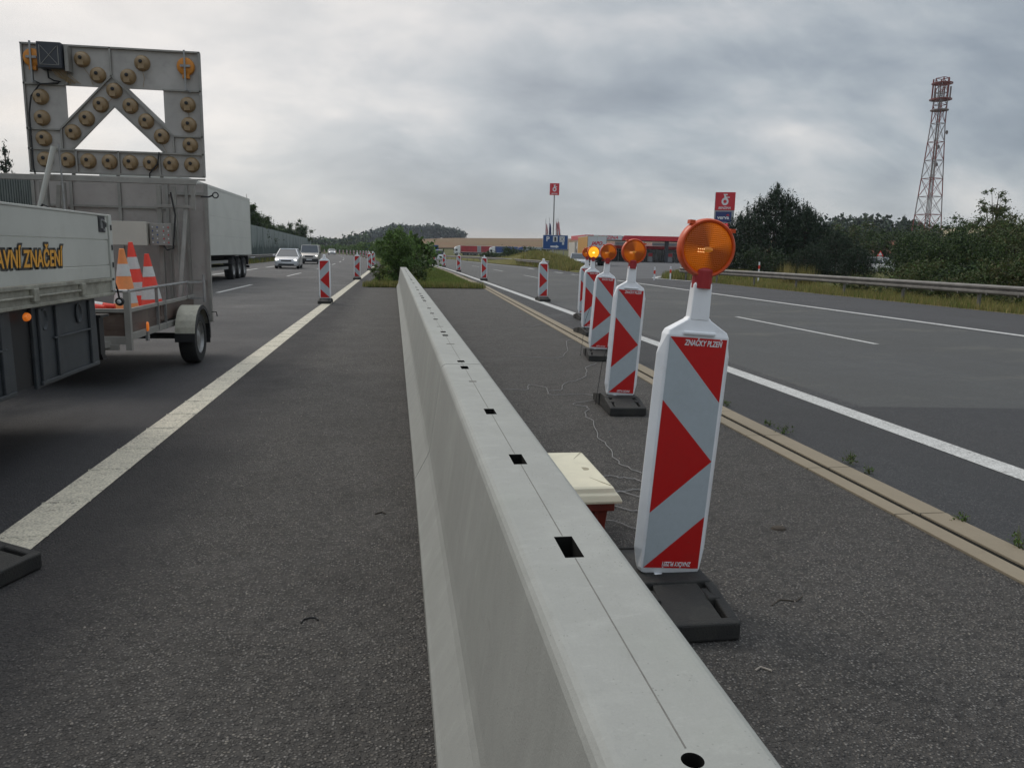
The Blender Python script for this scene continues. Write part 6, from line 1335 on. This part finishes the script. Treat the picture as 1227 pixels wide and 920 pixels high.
for i, (a, r_, h, w, mt_, lab) in enumerate([
    (36.0, 48, 2.9, 1.8, ('leaf_dark', 'leaf'), 'dark bush just right of the white cars, under the tower'), (37.3, 47, 3.1, 2.1, ('leaf_dark', 'leaf'), 'dense dark bush below and right of the tower'),
    (39.2, 46, 3.4, 2.1, ('leaf', 'leaf_dark'), 'mid green bush between the tower and the tall airy tree'), (41.2, 46, 3.7, 2.1, ('leaf', 'leaf_olive'), 'mixed olive bush near the right picture edge'),
    (43.4, 45, 4.1, 2.3, ('leaf_olive', 'leaf'), 'olive bush cut by the right picture edge'), (36.4, 39, 1.5, 1.3, ('leaf', 'leaf_olive'), 'low bush just behind the rail below the tower'), (38.6, 38, 1.5, 1.3, ('leaf_dark', 'leaf'), 'low dark bush close behind the rail, right of centre'),
    (40.6, 37, 1.7, 1.4, ('leaf', 'leaf_olive'), 'low bush close behind the rail under the tall airy tree'), (42.6, 36, 1.8, 1.4, ('leaf_olive', 'leaf'), 'low olive bush behind the rail at the right picture edge')]):
    x, y = pol(a, r_); tree('shrub', x, y, h, w, lab, SH, 'bush', mt_, (.6, .4), int(13000 if h > 2 else 7000), .05, 60, 50+i, low=.0, shell=.4, irr=.8, base_r=.05)
for i, (x, y, w) in enumerate([(21.6, 24.5, 1.0), (21.2, 27.3, .9), (21.8, 30.2, 1.1), (21.5, 33.6, 1.0), (21.4, 22.2, .9)]):
    tree('shrub', x, y, .8+.12*(i % 3), w, ['scrubby low bush seen under the rail, right of the thick post', 'scrubby low bush seen under the rail, left of the thick post', 'dark scrub seen under the rail below the dark bush', 'dark scrub seen under the rail below the white cars', 'scrubby low bush seen under the rail at the picture edge'][i], 'undergrowth seen under the right guardrail', 'bush', ('leaf', 'leaf_olive'), None, 3500, .035, 30, 140+i, low=.0, shell=.4, irr=.8, base_r=.02)
TR = 'trees behind the right-hand bushes'
for i, (a, r_, h, w, mt_, lab, n, sh, lw) in enumerate([
    (40.0, 64, 6.9, 1.5, ('leaf', 'leaf_olive'), 'tall airy narrow tree sticking up near the right edge', 6500, .25, .15), (38.3, 66, 4.9, 1.6, ('leaf', 'leaf_dark'), 'shorter airy tree just left of the tall narrow one', 4500, .3, .15), (38.7, 62, 3.7, 2.4, ('leaf', 'leaf_dark'), 'rounded tree between the tower foot and the tall airy tree', 5000, .4, .05),
    (42.3, 60, 5.0, 2.5, ('leaf_olive', 'leaf'), 'olive brown tree at the far right edge', 6000, .4, .05), (41.0, 70, 4.9, 2.6, ('leaf', 'leaf_olive'), 'green tree behind the olive one at the right edge', 5000, .4, .05), (36.4, 66, 3.3, 2.4, ('leaf_dark', 'leaf'), 'dark rounded tree hiding the foot of the tower', 5000, .4, .0),
    (31.6, 120, 6.4, 4.0, ('leaf', 'leaf_olive'), 'mid green tree behind the low pine, below the far wood', 6000, .4, .05), (33.4, 125, 6.4, 4.2, ('leaf', 'leaf_dark'), 'green tree above the white cars', 6000, .4, .05), (35.4, 130, 6.0, 4.4, ('leaf', 'leaf_dark'), 'green tree left of the tower foot behind the bushes', 6000, .4, .05), (37.6, 120, 5.6, 4.2, ('leaf_olive', 'leaf'), 'pale green tree right of the tower foot', 5000, .4, .05), (40, 110, 6.0, 4.5, ('leaf', 'leaf_dark'), 'broad green tree behind the tall airy one', 5000, .4, .05), (29.6, 118, 5.6, 4.0, ('leaf_dark', 'leaf'), 'dark tree behind the big pine', 4000, .4, .05)]):
    x, y = pol(a, r_); tree('broadleaf_tree', x, y, h, w, lab, TR, 'tree', mt_, (.6, .4), int(n*1.8), .065 if r_ < 100 else .13, 52, 70+i, low=lw, shell=sh, irr=.9)
TL = 'trees behind the left noise wall'
for i, (x, y, h, w, lab, c) in enumerate([(-17.7, 98, 8.6, 1.4, 'tall thin tree rising just right of the white box lorry', 0), (-18.4, 105, 7.6, 1.8, 'second tree from the white lorry, over the noise wall', 0), (-19.3, 115, 7.0, 2.0, 'third tree from the white lorry, over the noise wall', 0), (-20.6, 128, 6.3, 2.1, 'lower tree over the noise wall right of the silver hatchback roof', 0),
      (-23.0, 148, 6.2, 2.1, 'round-topped tree over the middle of the noise wall', 0), (-23.8, 163, 6.0, 2.2, 'small tree over the noise wall left of the last big pair', 0), (-24.2, 184, 8.2, 2.7, 'left one of the big pair at the far end of the noise wall', 0), (-23.6, 200, 8.6, 2.8, 'right one of the big pair at the far end of the noise wall', 0), (-29.4, 65.5, 9.0, 1.9, 'spiky conifer at the far left edge above the grey noise wall', 1), (-25.5, 68, 5.6, 1.6, 'low treetop peeping over the grey noise wall beside the arrow board', 0)]):
    if c: conifer(x, y, h, w, lab, 90+i, TL, 5000, .13)
    else: tree('broadleaf_tree', x, y, h, w, lab, TL, 'tree', ('leaf', 'leaf_dark'), (.5, .5), 15000, .10 if y < 140 else .14, 60, 90+i, low=.0, shell=.25, irr=.35, stray=False)
for i, (x, y, h, w, lab) in enumerate([(19.8, 133, 2.3, 2.2, 'dark round bush left of the blue parking sign, before the blue lorry'), (23.5, 131, 2.6, 2.4, 'bush directly left behind the blue parking sign'), (16.5, 138, 1.6, 1.6, 'small bush below the white cab of the blue lorry')]):
    tree('shrub', x, y, h, w, lab, None, 'bush', ('leaf_dark', 'leaf'), None, 3000, .13, 26, 110+i, low=.0)
for i, (x, y, s) in enumerate(((22.0, 41.5, 1.0), (22.9, 41.0, .9))):
    t = empty('reed_clump', (x, y, 0), 0, ['pale feathery weed above the guardrail right of the marker post', 'second pale feathery weed, right of the first one above the guardrail'][i], 'weed')
    pts = np.stack([rg0.normal(0, .25, 60), rg0.normal(0, .25, 60), np.zeros(60)], 1); blades('stalks', [M['blade_dry']], pts, 1.15*s, .035, None, None, .35, 5, .06, None, t, 30+i)

# far woods that read as one mass
def wood(name, label, spots, mats, leaf, per, seed, conif=.5):
    rg = random.Random(seed); cs, rad = [], []
    for x, y, z, h, r_ in spots:
        if rg.random() < conif:
            for k in range(7): u = k/6; cs.append((x+rg.gauss(0, .12*r_), y, z+h*(.25+.75*u))); rad.append(max(.25*r_, r_*(1-u)*.95))
        else:
            for k in range(7): cs.append((x+rg.gauss(0, .45*r_), y+rg.gauss(0, .4*r_), z+h*(.30+.55*rg.random()))); rad.append(r_*(.45+.3*rg.random()))
            cs.append((x, y, z+h*.92)); rad.append(r_*.4)
    o = leaves(name, cs, rad, per*len(spots), leaf, [M[k] for k in mats], None, seed, .4, .7, kind='stuff'); return tag(o, label, 'woodland')
rg = random.Random(21); sp = []
for i in range(250):
    a = rg.uniform(-3.2, 4.75); r_ = rg.uniform(905, 985)
    if a > 4.1 and r_ > 960: continue
    x, y = pol(a, r_); top = interp(a, [-3.2, -2.4, -1.2, -.2, .6, 1.2, 1.9, 2.6, 3.4, 4.1, 4.8], [11, 19, 26, 31.5, 31, 29.5, 29, 32, 29.5, 27.5, 23.5])*r_/920; z = terr(x, y); h = max(7, top-z)*rg.uniform(.82, 1.04); sp.append((x, y, z, h, rg.uniform(4, 6.5)))
wood('hilltop_wood', 'dark rounded wood on the hill above the ploughed field, far behind the median bush', sp, ('leaf_wood',), 1.5, 120, 1, .25)
sp = []
for i in range(190):
    a = rg.uniform(-9.5, -2.2); r_ = rg.uniform(560, 700); x, y = pol(a, r_); sp.append((x, y, terr(x, y), rg.uniform(4.5, 7.5) if a < -3.4 or rg.random() < .8 else 9, rg.uniform(2.5, 4)))
for a, h in ((-3.2, 14), (-3.75, 10), (-3.0, 11)): x, y = pol(a, 600); sp.append((x, y, terr(x, y), h, 2.6))
wood('distant_tree_line', 'low line of trees along the horizon where the left carriageway bends away', sp, ('leaf_wood', 'leaf'), 1.1, 70, 2, .3)
sp = []
for i in range(230):
    a = rg.uniform(27.5, 37.3); r_ = rg.uniform(330, 380); x, y = pol(a, r_); D = r_*math.cos(R(a-8.6)); top = 1.5+interp(a, [27.5, 29, 30, 32, 34, 35.5, 37.3], [.030, .046, .051, .055, .052, .050, .036])*D; z = terr(x, y); sp.append((x, y, z, (top-z)*rg.uniform(.86, 1.06), rg.uniform(2.2, 3.6)))
wood('pine_wood', 'dark pine wood on the skyline left of the lattice tower', sp, ('leaf_wood', 'leaf_dark'), .75, 150, 3, .65)
sp = []
for i in range(150):
    a = rg.uniform(37.5, 52); r_ = rg.uniform(230, 300); x, y = pol(a, r_); sp.append((x, y, terr(x, y), rg.uniform(7, 11), rg.uniform(2.6, 4)))
for i in range(160):
    a = rg.uniform(-60, -10.5); r_ = rg.uniform(210, 300); x, y = pol(a, r_); sp.append((x, y, terr(x, y), rg.uniform(5, 8), rg.uniform(2.6, 4)))
wood('roadside_wood', 'green woods at both sides beyond the noise wall and the right-hand bushes', sp, ('leaf', 'leaf_dark'), .6, 110, 4, .3)

# ------------------------------------------------------------------ air
hz = MB(); hz.box(-1400, 1400, -60, 1500, -1.03, 60); hm = bpy.data.materials.new('haze_air'); hm.use_nodes = True; t_ = hm.node_tree; t_.nodes.remove(t_.nodes['Principled BSDF'])
pv = t_.nodes.new('ShaderNodeVolumePrincipled'); pv.inputs['Color'].default_value = (.80, .86, .95, 1); pv.inputs['Density'].default_value = HAZE; t_.links.new(pv.outputs[0], t_.nodes['Material Output'].inputs['Volume'])
if HAZE > 0: tag(hz.build('haze', hm), kind='stuff')
